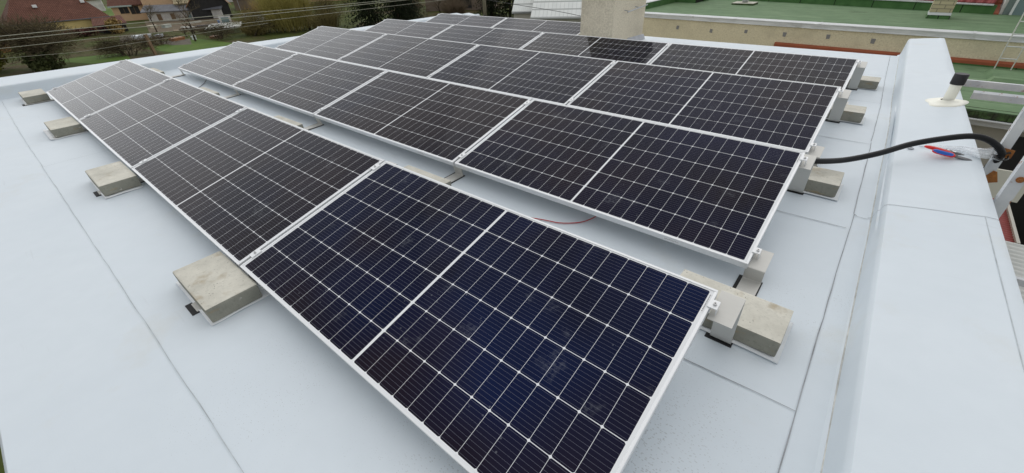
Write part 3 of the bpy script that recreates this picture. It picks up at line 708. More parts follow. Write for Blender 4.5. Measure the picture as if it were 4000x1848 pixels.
for (i, j), (x0, x1, y0) in BL.items():
    if (i, j) not in BLAB: continue
    y1 = y0 + .242; zb = zr((y0 + y1) / 2) + .0105; cx, cy = (x0 + x1) / 2, (y0 + y1) / 2
    m = MB(); hx, hy = (x1 - x0) / 2, .121; h = .086
    m.box(-hx, hx, -hy, hy, 0, h)
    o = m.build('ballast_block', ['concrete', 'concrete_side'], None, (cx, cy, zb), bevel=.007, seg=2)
    me = o.data
    for v in me.vertices:
        v.co += Vector((rg.uniform(-1, 1), rg.uniform(-1, 1), rg.uniform(-1, 1))) * .0015
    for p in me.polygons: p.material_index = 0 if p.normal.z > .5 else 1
    o.rotation_euler = (math.atan((zr(y1) - zr(y0)) / .242), 0, rg.uniform(-.012, .012))
    tag(o, BLAB[(i, j)], 'concrete block', 'concrete ballast blocks on the bracket feet')
    if (i, j) in pads:
        l, r_, f_, b_ = pads[(i, j)]; m = MB(); n = 8
        for a in range(n + 1):
            for b in range(n + 1):
                x = lerp(-hx - l, hx + r_, a / n); y = lerp(-hy - f_, hy + b_, b / n)
                z = .0012 + (.010 * max(0, (abs(y) - hy) / .05) if y < -hy else 0) * (1 if j != 1 else 1.3) + .002 * math.sin(a * 1.3 + b)
                if (i, j) == (0, 3) and a == 0 and b > 5: z += .012 * (b - 5); x -= .008 * (b - 5)
                m.v.append((x, y, max(.0, z) - .0022))
        for a in range(n):
            for b in range(n): q = a * (n + 1) + b; m.f.append((q, q + n + 1, q + n + 2, q + 1)); m.mi.append(0)
        p = m.build('membrane_scrap', 'pad', None, (cx, cy, zb - .0035), smooth=True); p.rotation_euler = o.rotation_euler
        so = p.modifiers.new('thick', 'SOLIDIFY'); so.thickness = .002
        tag(p, PADL[(i, j)], 'membrane scrap', 'white membrane scraps under the blocks')

# ================================================================== cables, hose, tools
def smooth_path(P, n=8):
    P = [Vector(p) for p in P]; Q = [P[0] * 2 - P[1]] + P + [P[-1] * 2 - P[-2]]; out = []
    for i in range(1, len(Q) - 2):
        p0, p1, p2, p3 = Q[i - 1:i + 3]
        for k in range(n):
            t_ = k / n; out.append(.5 * ((2 * p1) + (p2 - p0) * t_ + (2 * p0 - 5 * p1 + 4 * p2 - p3) * t_ * t_ + (3 * p1 - p0 - 3 * p2 + p3) * t_ ** 3))
    return out + [P[-1]]
m = MB(); z = lambda y: zr(y) + .0075
m.tube(smooth_path([(6.7, 1.20, z(1.2)), (6.98, 1.36, z(1.36)), (7.26, 1.467, z(1.467)), (7.41, 1.515, z(1.515)), (7.52, 1.625, z(1.625)), (7.55, 1.78, z(1.78) + .02), (7.52, 2.0, .19)]), .0033, 8)
tag(m.build('solar_cable', 'red_cable', smooth=True), 'thin red cable looping out on the roof between the first two rows', 'cable', 'cables hanging from the panels')
m = MB()
m.tube(smooth_path([(1.25, 1.25, z(1.25)), (1.19, 1.42, z(1.42)), (1.12, 1.50, z(1.5)), (.95, 1.61, z(1.61)), (.70, 1.73, z(1.73)), (.55, 1.9, .15)]), .0035, 8)
tag(m.build('solar_cable', 'black_wire', smooth=True), 'thin black cable looping out under the second row at the left', 'cable', 'cables hanging from the panels')

HP = [(8.40, 2.80, .25), (8.528, 2.90, .240), (8.665, 3.05, .230), (8.824, 3.20, .263), (8.974, 3.35, .315), (9.126, 3.45, .356), (9.245, 3.52, .375), (9.323, 3.55, .365), (9.392, 3.555, .330), (9.434, 3.565, .285), (9.440, 3.60, .232), (9.435, 3.675, .15), (9.43, 3.72, -.05), (9.43, 3.74, -.6)]
hp = smooth_path(HP, 26); rr = [.0188 + (.0008 if i % 2 else -.0004) for i in range(len(hp))]
m = MB(); m.tube(hp, rr, 16); tag(m.build('corrugated_hose', 'hose', smooth=True), 'black corrugated cable hose arching over the right parapet to a steel post', 'hose')

# pliers on the parapet (local: x along, z up), lying flat
def grip(m, P, w, h, mi=0):
    P = smooth_path(P, 6); n = len(P); o = len(m.v); K = 10
    for i, p in enumerate(P):
        d = (P[min(n - 1, i + 1)] - P[max(0, i - 1)]).normalized(); s_ = Vector((-d.y, d.x, 0)); e = 1 - .55 * max(0, 1 - min(i, n - 1 - i) / 3) ** 2
        for k in range(K):
            a = 2 * math.pi * k / K; m.v.append(tuple(p + s_ * (w * e * math.cos(a)) + Vector((0, 0, h * e * math.sin(a)))))
    for i in range(n - 1):
        for k in range(K): m.f.append((o + i * K + k, o + i * K + (k + 1) % K, o + (i + 1) * K + (k + 1) % K, o + (i + 1) * K + k)); m.mi.append(mi)
    m.f.append(tuple(o + k for k in reversed(range(K)))); m.mi.append(mi); m.f.append(tuple(o + (n - 1) * K + k for k in range(K))); m.mi.append(mi)
px0, py0 = 9.228, 3.485; pz = par_z(px0, py0) + .013
pl = thing('pliers', 'pliers with red and blue grips lying on the right parapet', 'pliers', (px0, py0, pz), (0, .10, .06))
m = MB(); grip(m, [(-.006, .004, .004), (-.04, .030, .006), (-.09, .050, .006), (-.165, .058, .004)], .014, .012); m.build('handle', 'red_grip', pl, smooth=True)
m = MB(); grip(m, [(-.004, -.004, .004), (-.035, -.010, .004), (-.08, -.006, .004), (-.125, .006, .004)], .016, .013); h2 = m.build('handle', 'red_grip', pl, smooth=True)
m = MB(); grip(m, [(-.014, -.011, .0075), (-.045, -.0135, .0085), (-.085, -.009, .0085), (-.122, .003, .0075)], .0140, .0125); m.build('grip_insert', 'blue_grip', h2, smooth=True)
m = MB(); grip(m, [(-.012, .001, .0), (.015, -.008, .001), (.05, -.016, .001), (.088, -.014, .0)], .0095, .007); m.build('jaw', 'tool_steel', pl, smooth=True)
m = MB(); grip(m, [(-.006, .003, .001), (.02, .004, .002), (.05, -.002, .002), (.085, -.006, .001)], .007, .007); m.build('jaw', 'tool_steel', pl, smooth=True)
m = MB(); m.lathe([(.009, .0), (.009, .010), (.007, .012), (0, .012)], 16); m.build('pivot', 'tool_steel', pl)
# metal fitting with a printed sticker beside the pliers
fx_, fy_ = 9.215, 3.575; ft = thing('metal_fitting', 'small grey metal fitting with a silver sticker, beside the pliers', 'fitting', (fx_, fy_, par_z(fx_, fy_) + .004), (0, .10, -.12))
m = MB(); m.box(-.040, .045, -.010, .010, 0, .016); m.box(.045, .062, -.007, .007, .003, .013); m.build('body', 'tool_steel', ft, bevel=.003)
m = MB(); m.box(-.032, .016, -.0105, .0085, .0162, .0168); m.box(-.02, -.005, -.008, .004, .0169, .0172, mi=1); m.build('sticker', ['sticker', 'ink'], ft)
m = MB(); m.lathe([(.016, 0), (.018, .004), (.018, .010), (.010, .012), (.009, .004), (0, .004)], 18)
tag(m.build('ring_cap', 'alu_dark', None, (9.005, 3.60, par_z(9.005, 3.60) + .001), smooth=True), 'round grey metal ring lying behind the hose on the parapet', 'ring')
# crumpled plastic bag: a closed, uneven sleeve, open and flared at its right end over the parapet edge
m = MB(); rb = random.Random(9); K = 18
SP = [(9.05, 3.675, .012, .005), (9.12, 3.675, .014, .006), (9.19, 3.665, .020, .010), (9.255, 3.64, .030, .016), (9.30, 3.595, .040, .022), (9.345, 3.55, .048, .030), (9.385, 3.565, .046, .034), (9.415, 3.58, .030, .022)]
for i, (x, y, w, h) in enumerate(SP):
    z0 = par_z(min(x, 9.33), y)
    for k in range(K):
        a = 2 * math.pi * k / K; r1 = 1 + rb.uniform(-.2, .2)
        zz = h + h * math.sin(a) * r1
        m.v.append((x + rb.uniform(-.005, .005) + (.02 * math.cos(3 * a) if i == 7 else 0), y + w * math.cos(a) * r1, z0 + .002 + zz))
for i in range(len(SP) - 1):
    for k in range(K): m.f.append((i * K + k, i * K + (k + 1) % K, (i + 1) * K + (k + 1) % K, (i + 1) * K + k)); m.mi.append(0)
m.f.append(tuple(reversed(range(K)))); m.mi.append(0)
# two torn corner flaps
o = len(m.v); m.v += [(9.40, 3.59, .285), (9.40, 3.55, .318), (9.455, 3.57, .275), (9.39, 3.51, .268), (9.39, 3.53, .25), (9.445, 3.505, .252)]
m.f += [(o, o + 1, o + 2), (o + 3, o + 4, o + 5)]; m.mi += [0, 0]
tag(m.build('plastic_bag', 'bag', smooth=False), 'crumpled clear plastic bag hanging over the parapet edge beside the pliers', 'plastic bag')
# ================================================================== steel frame and yard to the right of the parapet
sf = thing('steel_frame', 'rust-spotted white steel frame of posts and rails standing outside the right parapet', 'steel frame', (9.45, 3.6, -3.2))
def sfl(o): o.location = (-9.45, -3.6, 3.2); return o
def angle_post(x, y, z0, z1, w=.052, t_=.005):
    m = MB(); m.prism([(x, y), (x + w, y), (x + w, y + t_), (x + t_, y + t_), (x + t_, y + w), (x, y + w)], z0, z1, 'z'); return m
p1 = sfl(angle_post(9.415, 3.60, -3.2, 1.3).build('post', 'steel_paint', sf))
p2 = sfl(angle_post(9.404, 2.95, -3.2, 1.3, .056).build('post', 'steel_paint', sf))
def angle_rail(x0, x1, y, zt, h=.066, w=.045, t_=.006):
    m = MB(); m.prism([(y, zt - h), (y + t_, zt - h), (y + t_, zt - t_), (y + w, zt - t_), (y + w, zt), (y, zt)], x0, x1, 'x'); return m
sfl(angle_rail(9.412, 12.2, 6.45, .146).build('rail', 'steel_paint', sf))
r2 = MB(); y, zt = 6.0, .125; r2.prism([(y, zt - .066), (y + .006, zt - .066), (y + .006, zt - .014), (y + .035, zt + .004), (y + .033, zt + .012), (y, zt - .006)], 9.47, 12.2, 'x')
sfl(r2.build('rail', 'steel_paint', sf))
m = MB(); m.box(12.2, 12.26, 2.9, 6.6, .02, .08); m.box(12.2, 12.26, 2.9, 2.96, -3.2, .02); m.box(12.2, 12.26, 6.54, 6.6, -3.2, .02); m.box(9.41, 12.2, 2.962, 3.0, -.62, -.57); m.box(9.42, 12.2, 3.612, 3.65, -.62, -.57)
sfl(m.build('cross_rail', 'steel_paint', sf))
m = MB(); m.prism([(9.422, .252), (9.492, .252), (9.490, .305), (9.44, .312), (9.425, .30)], 3.594, 3.599, 'y'); sfl(m.build('gusset_plate', 'rust', sf))
m = MB(); m.prism([(9.44, .06), (9.505, .085), (9.475, .152), (9.455, .156), (9.43, .10)], 3.594, 3.599, 'y'); sfl(m.build('gusset_plate', 'rust', sf))
m = MB()
for (cx, cz) in ((9.456, .285), (9.470, .105)):
    m.v_off = len(m.v); q = MB(); q.lathe([(.009, 0), (.009, .008), (.004, .009), (0, .009)], 10)
    q.xf(Matrix.Translation((cx, 3.592, cz)) @ Matrix.Rotation(rad(90), 4, 'X')); o = len(m.v); m.v += q.v; m.f += [tuple(o + i for i in f) for f in q.f]; m.mi += q.mi
sfl(m.build('bolt', 'rust', sf))
m = MB(); q = MB(); q.lathe([(.017, 0), (.017, .006), (.009, .007), (.009, .020), (0, .020)], 12); q.xf(Matrix.Translation((9.436, 2.948, .345)) @ Matrix.Rotation(rad(90), 4, 'X')); q.f = [tuple(f) for f in q.f]; sfl(q.build('bolt', 'rust', sf))
m = MB(); m.box(9.43, 9.80, 4.20, 4.215, -.252, -.024); sfl(m.build('board', plain('cream_board', (.60, .58, .49), .7, 0, .05, 2), sf))
m = MB(); m.box(9.405, 9.475, 3.575, 3.605, .286, .292); m.tube(smooth_path([(9.405, 3.57, .25), (9.44, 3.56, .27), (9.468, 3.588, .292), (9.475, 3.60, .286)], 5), .004, 6)
for zz in (.262,): m.tube(smooth_path([(9.405, 3.60, zz), (9.43, 3.52, zz - .004), (9.466, 3.53, zz), (9.475, 3.60, zz + .004)], 5), .0045, 6)
tag(m.build('cable_tie', 'black_wire'), 'black cable tie holding the hose to the rusty post', 'cable tie')

tag(MB().build('x', 'yard'), None)
bpy.data.objects.remove(bpy.data.objects['x'])
m = MB(); m.quad((9.2, -3, -3.2), (30, -3, -3.2), (30, 9.6, -3.2), (9.2, 9.6, -3.2)); tag(m.build('yard', 'yard'), kind='structure')
def corrugated(name, x0, x1, y0, y1, z, mat, pitch, amp, label, thick=.004, slope=0):
    m = MB(); n = int((y1 - y0) / pitch * 6)
    for k in range(n + 1):
        y = lerp(y0, y1, k / n); zz = z + amp * math.sin(2 * math.pi * k / 6) + slope * (y - y0)
        m.v += [(x0, y, zz), (x1, y, zz)]
    for k in range(n): m.f.append((2 * k, 2 * k + 1, 2 * k + 3, 2 * k + 2)); m.mi.append(0)
    o = m.build(name + '_roof', mat, None, smooth=True); s_ = o.modifiers.new('thick', 'SOLIDIFY'); s_.thickness = thick
    return o
can = thing('canopy', 'white corrugated plastic canopy below the right parapet', 'canopy', (9.6, 2, -3.2))
o = corrugated('white', 9.50, 12.5, .4, 4.95, -.90, 'white_corr', .0762, .009, ''); o.name = 'corrugated_sheet'; o.parent = can; o.location = (-9.6, -2, 3.2)
m = MB(); m.box(9.6, 9.66, .6, .66, -3.2, -.915); m.box(12.3, 12.36, .6, .66, -3.2, -.915); m.box(9.6, 9.66, 4.8, 4.86, -3.2, -.915); m.box(12.3, 12.36, 4.8, 4.86, -3.2, -.915); o = m.build('post', 'wood', can); o.location = (-9.6, -2, 3.2)
can2 = thing('canopy', 'strip of red corrugated roof beside the white canopy', 'canopy', (9.5, 5.2, -3.2))
o = corrugated('red', 9.44, 10.16, 4.97, 6.9, -.93, 'red_corr', .05, .007, ''); o.name = 'corrugated_sheet'; o.parent = can2; o.location = (-9.5, -5.2, 3.2)
m = MB(); m.box(10.16, 10.185, 4.97, 6.9, -.95, -.905); o = m.build('edge_trim', 'beige_wall', can2); o.location = (-9.5, -5.2, 3.2)
m = MB(); m.box(9.5, 9.56, 5.1, 5.16, -3.2, -.945); m.box(9.5, 9.56, 6.7, 6.76, -3.2, -.945); m.box(10.03, 10.09, 5.1, 5.16, -3.2, -.945); o = m.build('post', 'wood', can2); o.location = (-9.5, -5.2, 3.2)
# clutter in the dark yard
rg = random.Random(3)
def plank_stack(x, y, label, n=5, mat='wood', rot=.1, w=1.2, base=-3.2):
    t_ = thing('pallet', label, 'pallet', (x, y, base), (0, 0, rot))
    m = MB()
    for k in range(n):
        for s_ in range(6): m.box(-w / 2, w / 2, -.5 + s_ * .18, -.5 + s_ * .18 + .11, .14 * k + .10, .14 * k + .122)
    m.build('deck', mat, t_)
    m = MB()
    for k in range(n):
        for yy in (-w / 2, -.04, w / 2 - .09): m.box(yy, yy + .09, -.5, .51, .14 * k, .14 * k + .098)
    m.build('bearer', mat, t_)
plank_stack(11.75, 7.2, 'dark wooden pallets stacked in the yard right of the steel posts', 8, 'dark_wood', .1, 1.4)
plank_stack(12.7, 8.1, 'brown wooden pallets in the yard behind the steel posts', 6, 'wood', -.2, 1.3)
bm_ = thing('timber_beam', 'grey timber beam leaning across the yard beyond the red strip', 'beam', (11.4, 6.6, -3.2), (0, 0, .35))
m = MB(); m.box(-1.4, 1.4, -.08, .08, .9, 1.06); m.box(-1.3, -1.2, -.06, .06, 0, .9); m.box(1.2, 1.3, -.06, .06, 0, .9); m.build('beam', 'wood', bm_)
m = MB(); m.lathe([(.28, 0), (.30, .02), (.30, .86), (.27, .88), (0, .88)], 20); o = m.build('barrel', 'dark_wood', None, (10.9, 6.1, -3.2), smooth=True); tag(o, 'dark barrel standing in the yard by the canopies', 'barrel')

# ================================================================== neighbouring building with the green roof
nb = thing('green_roofed_building', 'cream rendered building with a green felt roof and white metal eaves', 'building', (0, 13, 0), (0, .012, 0))
X0, X1 = 1.95, 16.0
m = MB(); m.box(X0, X1, 0, 6.2, GZ, -.19); m.build('wall', 'cream_wall', nb)
m = MB()
for k in range(60):
    xa, xb = lerp(X0 + .15, X1, k / 60), lerp(X0 + .15, X1, (k + 1) / 60)
    m.quad((xa, .22, -.108), (xb, .22, -.108), (xb, 6.2, -.135), (xa, 6.2, -.135))
m.build('roof', 'green_felt', nb)
m = MB(); m.prism([(-.03, -.098), (.25, -.088), (.25, -.112), (-.03, -.118)], X0 - .05, X1, 'x'); m.prism([(-.022, -.1185), (-.004, -.1185), (-.004, -.200), (-.040, -.206), (-.040, -.196), (-.022, -.190)], X0 - .05, X1, 'x')
for xs_ in (3.9, 5.2, 7.15, 9.9): m.hexa([(xs_, -.034, -.096), (xs_ + .05, -.034, -.096), (xs_ + .07, .25, -.086), (xs_ + .02, .25, -.086), (xs_, -.034, -.092), (xs_ + .05, -.034, -.092), (xs_ + .07, .25, -.083), (xs_ + .02, .25, -.083)])
m.build('eaves_flashing', 'white_sheet', nb)
rg = random.Random(8)
for px_, pz_ in ((3.738, -.41), (4.693, -.433), (5.586, -.386), (6.50, -.384), (7.44, -.362), (8.327, -.382)):
    m = MB(); w, h = .037 * rg.uniform(.9, 1.2), .045 * rg.uniform(.9, 1.1); j = lambda: rg.uniform(-.008, .008)
    P = [(-w + j(), -h + j()), (w + j(), -h + j()), (w + j(), h + j()), (-w + j(), h + j())]
    m.prism([(px_ + a, pz_ + b) for a, b in P], -.006, .03, 'y'); m.build('mortar_patch', 'patch', nb)
m = MB(); m.prism([(-.10, -.655), (.02, -.655), (.02, -.568), (-.03, -.568), (-.10, -.60)], 6.35, X1, 'x'); m.build('red_flashing', 'orange_strip', nb)
m = MB(); m.box(6.38, 9.3, -.045, .02, -2.4, -.656)
for k in range(6): m.box(6.38 + .55 * k, 6.392 + .55 * k, -.048, -.04, -1.2, -.657, mi=1)
m.build('plinth', ['grey_block', 'dark'], nb)
# lower green roof
m = MB(); m.box(9.3, X1, -3.76, .02, -.90, -.685); lr = m.build('lower_roof', 'green_felt', nb)
m = MB(); m.box(9.3, X1, -.10, -.005, -.6845, -.657); m.build('upstand', 'green_upstand', lr)
m = MB()
rm = random.Random(4); n = 160
for k in range(n):
    xa = lerp(9.3, X1, k / n); xb = lerp(9.3, X1, (k + 1) / n); a = rm.uniform(0, .02)
    m.hexa([(xa, -3.80 - a, -.78 - rm.uniform(0, .03)), (xb, -3.80, -.78), (xb, -3.70, -.78), (xa, -3.70, -.78), (xa, -3.77 - a, -.70), (xb, -3.77, -.70), (xb, -3.60, -.6820), (xa, -3.60, -.6820)])
m.build('mossy_edge', 'moss', lr)
m = MB(); m.prism([(-3.86, -.80), (-3.78, -.80), (-3.78, -.90), (-3.80, -.90), (-3.80, -.815), (-3.86, -.815)], 9.3, X1, 'x'); m.build('gutter', 'white_sheet', lr)
m = MB(); m.hexa([(10.30, -1.56, -.685), (13, -1.56, -.685), (13, -.62, -.685), (10.30, -.62, -.685), (10.36, -1.50, -.615), (13, -1.50, -.615), (13, -.66, -.615), (10.36, -.66, -.615)])
m.build('raised_hatch', 'green_felt', lr)
m = MB(); m.box(9.3, X1, -3.5, -3.3, -3.3, -.91); m.build('lower_wall', 'beige_wall', nb)
m = MB(); m.box(10.62, 13.2, -3.56, -3.50, -3.3, -1.05); m.build('open_doorway', 'dark', nb)
# back of the roof: upstand, verge, red roof behind it, brick chimney, vent base
def back_y(x): return lerp(5.35, 3.95, (x - 3.5) / 6.95)
m = MB(); n = 24
for k in range(n + 1):
    x = lerp(3.0, 10.45, k / n); y = back_y(x); m.v += [(x, y - .04, -.14), (x, y, .085), (x, y + .06, .085)]
for k in range(n):
    for i in range(2): m.f.append((3 * k + i, 3 * k + 3 + i, 3 * k + 4 + i, 3 * k + 1 + i)); m.mi.append(0)
m.build('upstand', 'green_upstand', nb)
rb_ = thing('red_roofed_building', 'building with a red tiled roof and a white window behind the green roof', 'building', (9, 18, 0))
def rbl(o): o.location = (-9, -18, 0); return o
m = MB(); o_ = []
for k, x in enumerate((2.8, 10.38)):
    y = 13 + back_y(x) + .02; o_.append((x, y))
zt = lambda x: .075 - .012 * x
A = (o_[0][0], o_[0][1], zt(2.8) + .03); B = (o_[1][0], o_[1][1], zt(10.38) + .03)
m.quad(A, B, (B[0] + .8, B[1] + 4, B[2] + 2.0), (A[0] + .8, A[1] + 4, A[2] + 2.0), uv=[(0, 0), (7.7, 0), (7.7, 4.5), (0, 4.5)])
rbl(m.build('roof', 'red_tile', rb_))
m = MB(); m.hexa([(A[0], A[1] - .06, A[2] - .035), (B[0], B[1] - .06, B[2] - .035), (B[0], B[1] + .05, B[2] - .035), (A[0], A[1] + .05, A[2] - .035), (A[0], A[1] - .06, A[2] - .004), (B[0], B[1] - .06, B[2] - .004), (B[0], B[1] + .05, B[2] - .001), (A[0], A[1] + .05, A[2] - .001)]); rbl(m.build('gutter', 'white_sheet', rb_))
m = MB()
for k in range(9): m.hexa([(10.39, 16.93 + .42 * k, -.30 + .21 * k), (10.55, 16.93 + .42 * k, -.30 + .21 * k), (10.55, 17.35 + .42 * k, -.10 + .21 * k), (10.39, 17.35 + .42 * k, -.10 + .21 * k), (10.39, 16.93 + .42 * k, -.22 + .21 * k), (10.55, 16.93 + .42 * k, -.22 + .21 * k), (10.54, 17.35 + .42 * k, -.04 + .21 * k), (10.40, 17.35 + .42 * k, -.04 + .21 * k)])
rbl(m.build('verge_tiles', 'orange_strip', rb_))
m = MB(); m.box(10.56, 16, 17.02, 22, GZ, 4); m.box(2.9, 10.5, 18.9, 22, GZ, -.4); rbl(m.build('wall', 'white_wall', rb_))
m = MB(); m.box(10.62, 10.74, 16.985, 17.02, -.36, .62); rbl(m.build('grey_panel', plain('grey_panel', (.16, .20, .19), .6, 0, .1), rb_))
wf = MB(); wf.box(10.742, 10.79, 16.95, 17.02, -.33, .62); wf.box(11.05, 11.10, 16.95, 17.02, -.33, .62); wf.box(10.79, 11.05, 16.95, 17.02, -.33, -.285); wf.box(10.70, 11.16, 16.90, 17.02, -.40, -.331); win = rbl(wf.build('window', 'white_frame', rb_))
m = MB(); m.box(10.79, 11.05, 16.985, 17.0, -.285, .62); m.build('pane', 'pane', win)
m = MB()
def bbox_uv(m, x0, x1, y0, y1, z0, z1):
    for (a, b, off) in (((x0, y0), (x1, y0), 0), ((x1, y0), (x1, y1), .13), ((x1, y1), (x0, y1), 0), ((x0, y1), (x0, y0), .13)):
        L_ = math.hypot(b[0] - a[0], b[1] - a[1])
        m.quad((a[0], a[1], z0), (b[0], b[1], z0), (b[0], b[1], z1), (a[0], a[1], z1), uv=[(off, 0), (off + L_, 0), (off + L_, z1 - z0), (off, z1 - z0)])
    m.quad((x0, y0, z1), (x1, y0, z1), (x1, y1, z1), (x0, y1, z1), uv=[(0, 0), (x1 - x0, 0), (x1 - x0, .05), (0, .05)])
bc = thing('brick_chimney', 'cream brick chimney rising from the green roof', 'chimney', (9.34, 15.65, -.25))
bbox_uv(m, -.20, .22, -.28, .25, .155, 1.5); m.build('stack', 'brick', bc)
m = MB(); m.hexa([(-.21, -.30, .10), (.23, -.30, .10), (.23, .27, .10), (-.21, .27, .10), (-.203, -.283, .157), (.223, -.283, .157), (.223, .253, .157), (-.203, .253, .157)]); m.build('flashing', 'white_sheet', bc)
m = MB(); m.hexa([(-.235, -.33, -.02), (.235, -.33, -.02), (.235, .3, -.02), (-.235, .3, -.02), (-.20, -.285, .10), (.22, -.285, .10), (.22, .255, .10), (-.20, .255, .10)])
for xx in (-.2, .215): m.box(xx, xx + .012, -.34, -.32, -.02, .095, mi=1)
m.build('felt_upstand', ['green_upstand', 'dark'], bc)
rv = thing('roof_vent', 'glass-like round roof vent on a mossy concrete slab on the green roof', 'roof vent', (4.47, 16.75, -.205))
m = MB(); m.box(-.34, .34, -.30, .30, .0, .075); m.build('slab', 'moss', rv, bevel=.02)
m = MB(); m.box(-.33, .33, -.29, .29, .0755, .085); m.build('slab_top', 'concrete', rv)
m = MB(); m.lathe([(.07, .085), (.10, .12), (.105, .2), (.08, .3), (.05, .34), (0, .34)], 16); m.build('vent_head', plain('grey_glass', (.35, .38, .36), .2, 0, .2), rv, smooth=True)
# left parapet of the green roof and the orange chimney at its corner
m = MB(); n = 16
for k in range(n + 1):
    y = lerp(-.05, 3.45, k / n); m.v += [(2.24, y, -.13), (2.22, y, .055), (2.21, y, .072), (1.93, y, .080), (1.92, y, .03), (1.94, y, -.3)]
for k in range(n):
    for i in range(5): m.f.append((6 * k + i, 6 * k + 6 + i, 6 * k + 7 + i, 6 * k + 1 + i)[::-1]); m.mi.append(1 if i == 0 else 0)
m.f.append(tuple(range(6))); m.mi.append(0); m.f.append(tuple(range(6 * n, 6 * n + 6))[::-1]); m.mi.append(0)
m.build('parapet', ['white_sheet', 'green_upstand'], nb)
m = MB(); m.box(2.0, 2.95, 3.46, 4.2, -.14, .06); m.box(2.5, 3.0, 4.2, 5.3, -.14, .05); m.build('upstand', 'green_upstand', nb)
oc = thing('brick_chimney', 'orange brick chimney base at the far left corner of the green roof', 'chimney', (2.5, 16.9, -.1))
m = MB(); m.box(-.48, .38, -.34, .30, .12, 1.4); m.build('stack', plain('orange_brick', (.38, .17, .09), .9, 0, .25, 5), oc)
m = MB(); m.box(-.52, .42, -.38, .34, .10, .135); m.build('flashing', 'white_sheet', oc)
# ladder
la = thing('ladder', 'pale metal ladder leaning against the eaves of the green roof', 'ladder', (10.45, 12.72, -.80))
m = MB(); d = lambda z_: (.02 + .0 * z_)
for nm, x0_, x1_, top in (('rail', 0, -.028, 1.03), ('rail', .238, .225, 1.03)):
    m = MB(); m.tube([(x0_, 0, 0), (x1_, .03, top)], .0105, 8); m.build(nm, plain('ladder_alu', (.60, .60, .55), .5, .2, .05) if nm + '_m' not in M else M[nm + '_m'], la)
for zz in (.20, .42, .64, .86):
    m = MB(); f = zz / 1.03; m.tube([(lerp(0, -.028, f), .03 * f, zz), (lerp(.238, .225, f), .03 * f, zz)], .010, 8); m.build('rung', 'white_sheet', la)

# ================================================================== the village beyond (ground level -7.5)
VK = 1.387; CX, CY = 8.633, -.398
def V(x, y): return (CX + VK * (x - CX), CY + VK * (y - CY))
m = MB(); n = 48; R = [0, 20, 60, 140, 400, 2500]
m.quad((-2500, -2500, GZ), (2500, -2500, GZ), (2500, 2500, GZ), (-2500, 2500, GZ)); tag(m.build('ground', 'ground'), kind='structure')

def gable_roof(m, L_, Wd, z0, z1, hip=0, ov=.4):
    """ridge along local y, eaves at x=+-Wd/2; uv in metres"""
    hw, hl = Wd / 2 + ov, L_ / 2 + ov; s_ = math.hypot(hw, z1 - z0); dz = (z1 - z0) / (Wd / 2) * ov; ze = z0 - dz
    for sg in (1, -1):
        P = [(sg * hw, -sg * hl, ze), (sg * hw, sg * hl, ze), (0, sg * (hl - hip), z1), (0, -sg * (hl - hip), z1)]
        m.quad(*P, uv=[(0, 0), (2 * hl, 0), (2 * hl - hip, s_), (hip, s_)])
        m.quad(*[(p[0], p[1], p[2] - .12) for p in reversed(P)], uv=[(0, 0)] * 4)
        if hip: m.quad((sg * hw, sg * hl, ze), (-sg * hw, sg * hl, ze), (0, sg * (hl - hip), z1), uv=[(0, 0), (2 * hw, 0), (hw, s_)])
        m.quad((sg * hw, -sg * hl, ze - .12), (sg * hw, sg * hl, ze - .12), (sg * hw, sg * hl, ze), (sg * hw, -sg * hl, ze), uv=[(0, .1)] * 4)
def walls(m, L_, Wd, h, z1=None, gable=False):
    m.box(-Wd / 2, Wd / 2, -L_ / 2, L_ / 2, 0, h)
    if gable:
        for sg in (1, -1): m.quad(*[(sg * Wd / 2, sg * L_ / 2, h), (-sg * Wd / 2, sg * L_ / 2, h), (0, sg * L_ / 2, z1)])

# house 1: long brown tiled roof, yellow walls
h1 = thing('house', 'yellow house with a long brown tiled hip roof behind the bare tree', 'house', (-106.0, 11.6, GZ), (0, 0, 0))
m = MB(); walls(m, 12.6, 10, 2.6); m.build('wall', 'yellow_wall', h1)
m = MB(); gable_roof(m, 12.6, 10, 2.6, 6.6, 3.2); rf = m.build('roof', 'brown_tile', h1)
for yy, zz in ((-2.2, 4.4), (4.1, 4.6)):
    m = MB(); xx = 5 * (6.6 - zz) / 4.0; m.box(xx - .1, xx + .45, yy, yy + .55, zz - .05, zz + .35); m.build('roof_vent', 'white_frame', rf, bevel=.03)
m = MB(); m.box(5.36, 5.5, -6.6, 6.7, 2.18, 2.32); m.build('gutter', 'grey_roof', h1)
# porch of house 1
h1p = thing('porch', 'small brown tiled porch in front of the yellow house', 'porch', (-98.6, 16.8, GZ))
m = MB(); m.quad((2.3, -2.2, 1.35), (2.3, 2.6, 1.35), (-2.2, 3.0, 2.3), (-2.2, -1.2, 2.3), uv=[(0, 0), (4.8, 0), (4.8, 3), (0, 3)]); m.quad((-2.2, -1.2, 2.15), (-2.2, 3.0, 2.15), (2.3, 2.6, 1.2), (2.3, -2.2, 1.2), uv=[(0, 0)] * 4); m.build('roof', 'brown_tile', h1p)
m = MB(); m.box(-2.1, 1.6, -1.1, 2.4, 0, 1.4); m.build('wall', 'dark_wood', h1p)
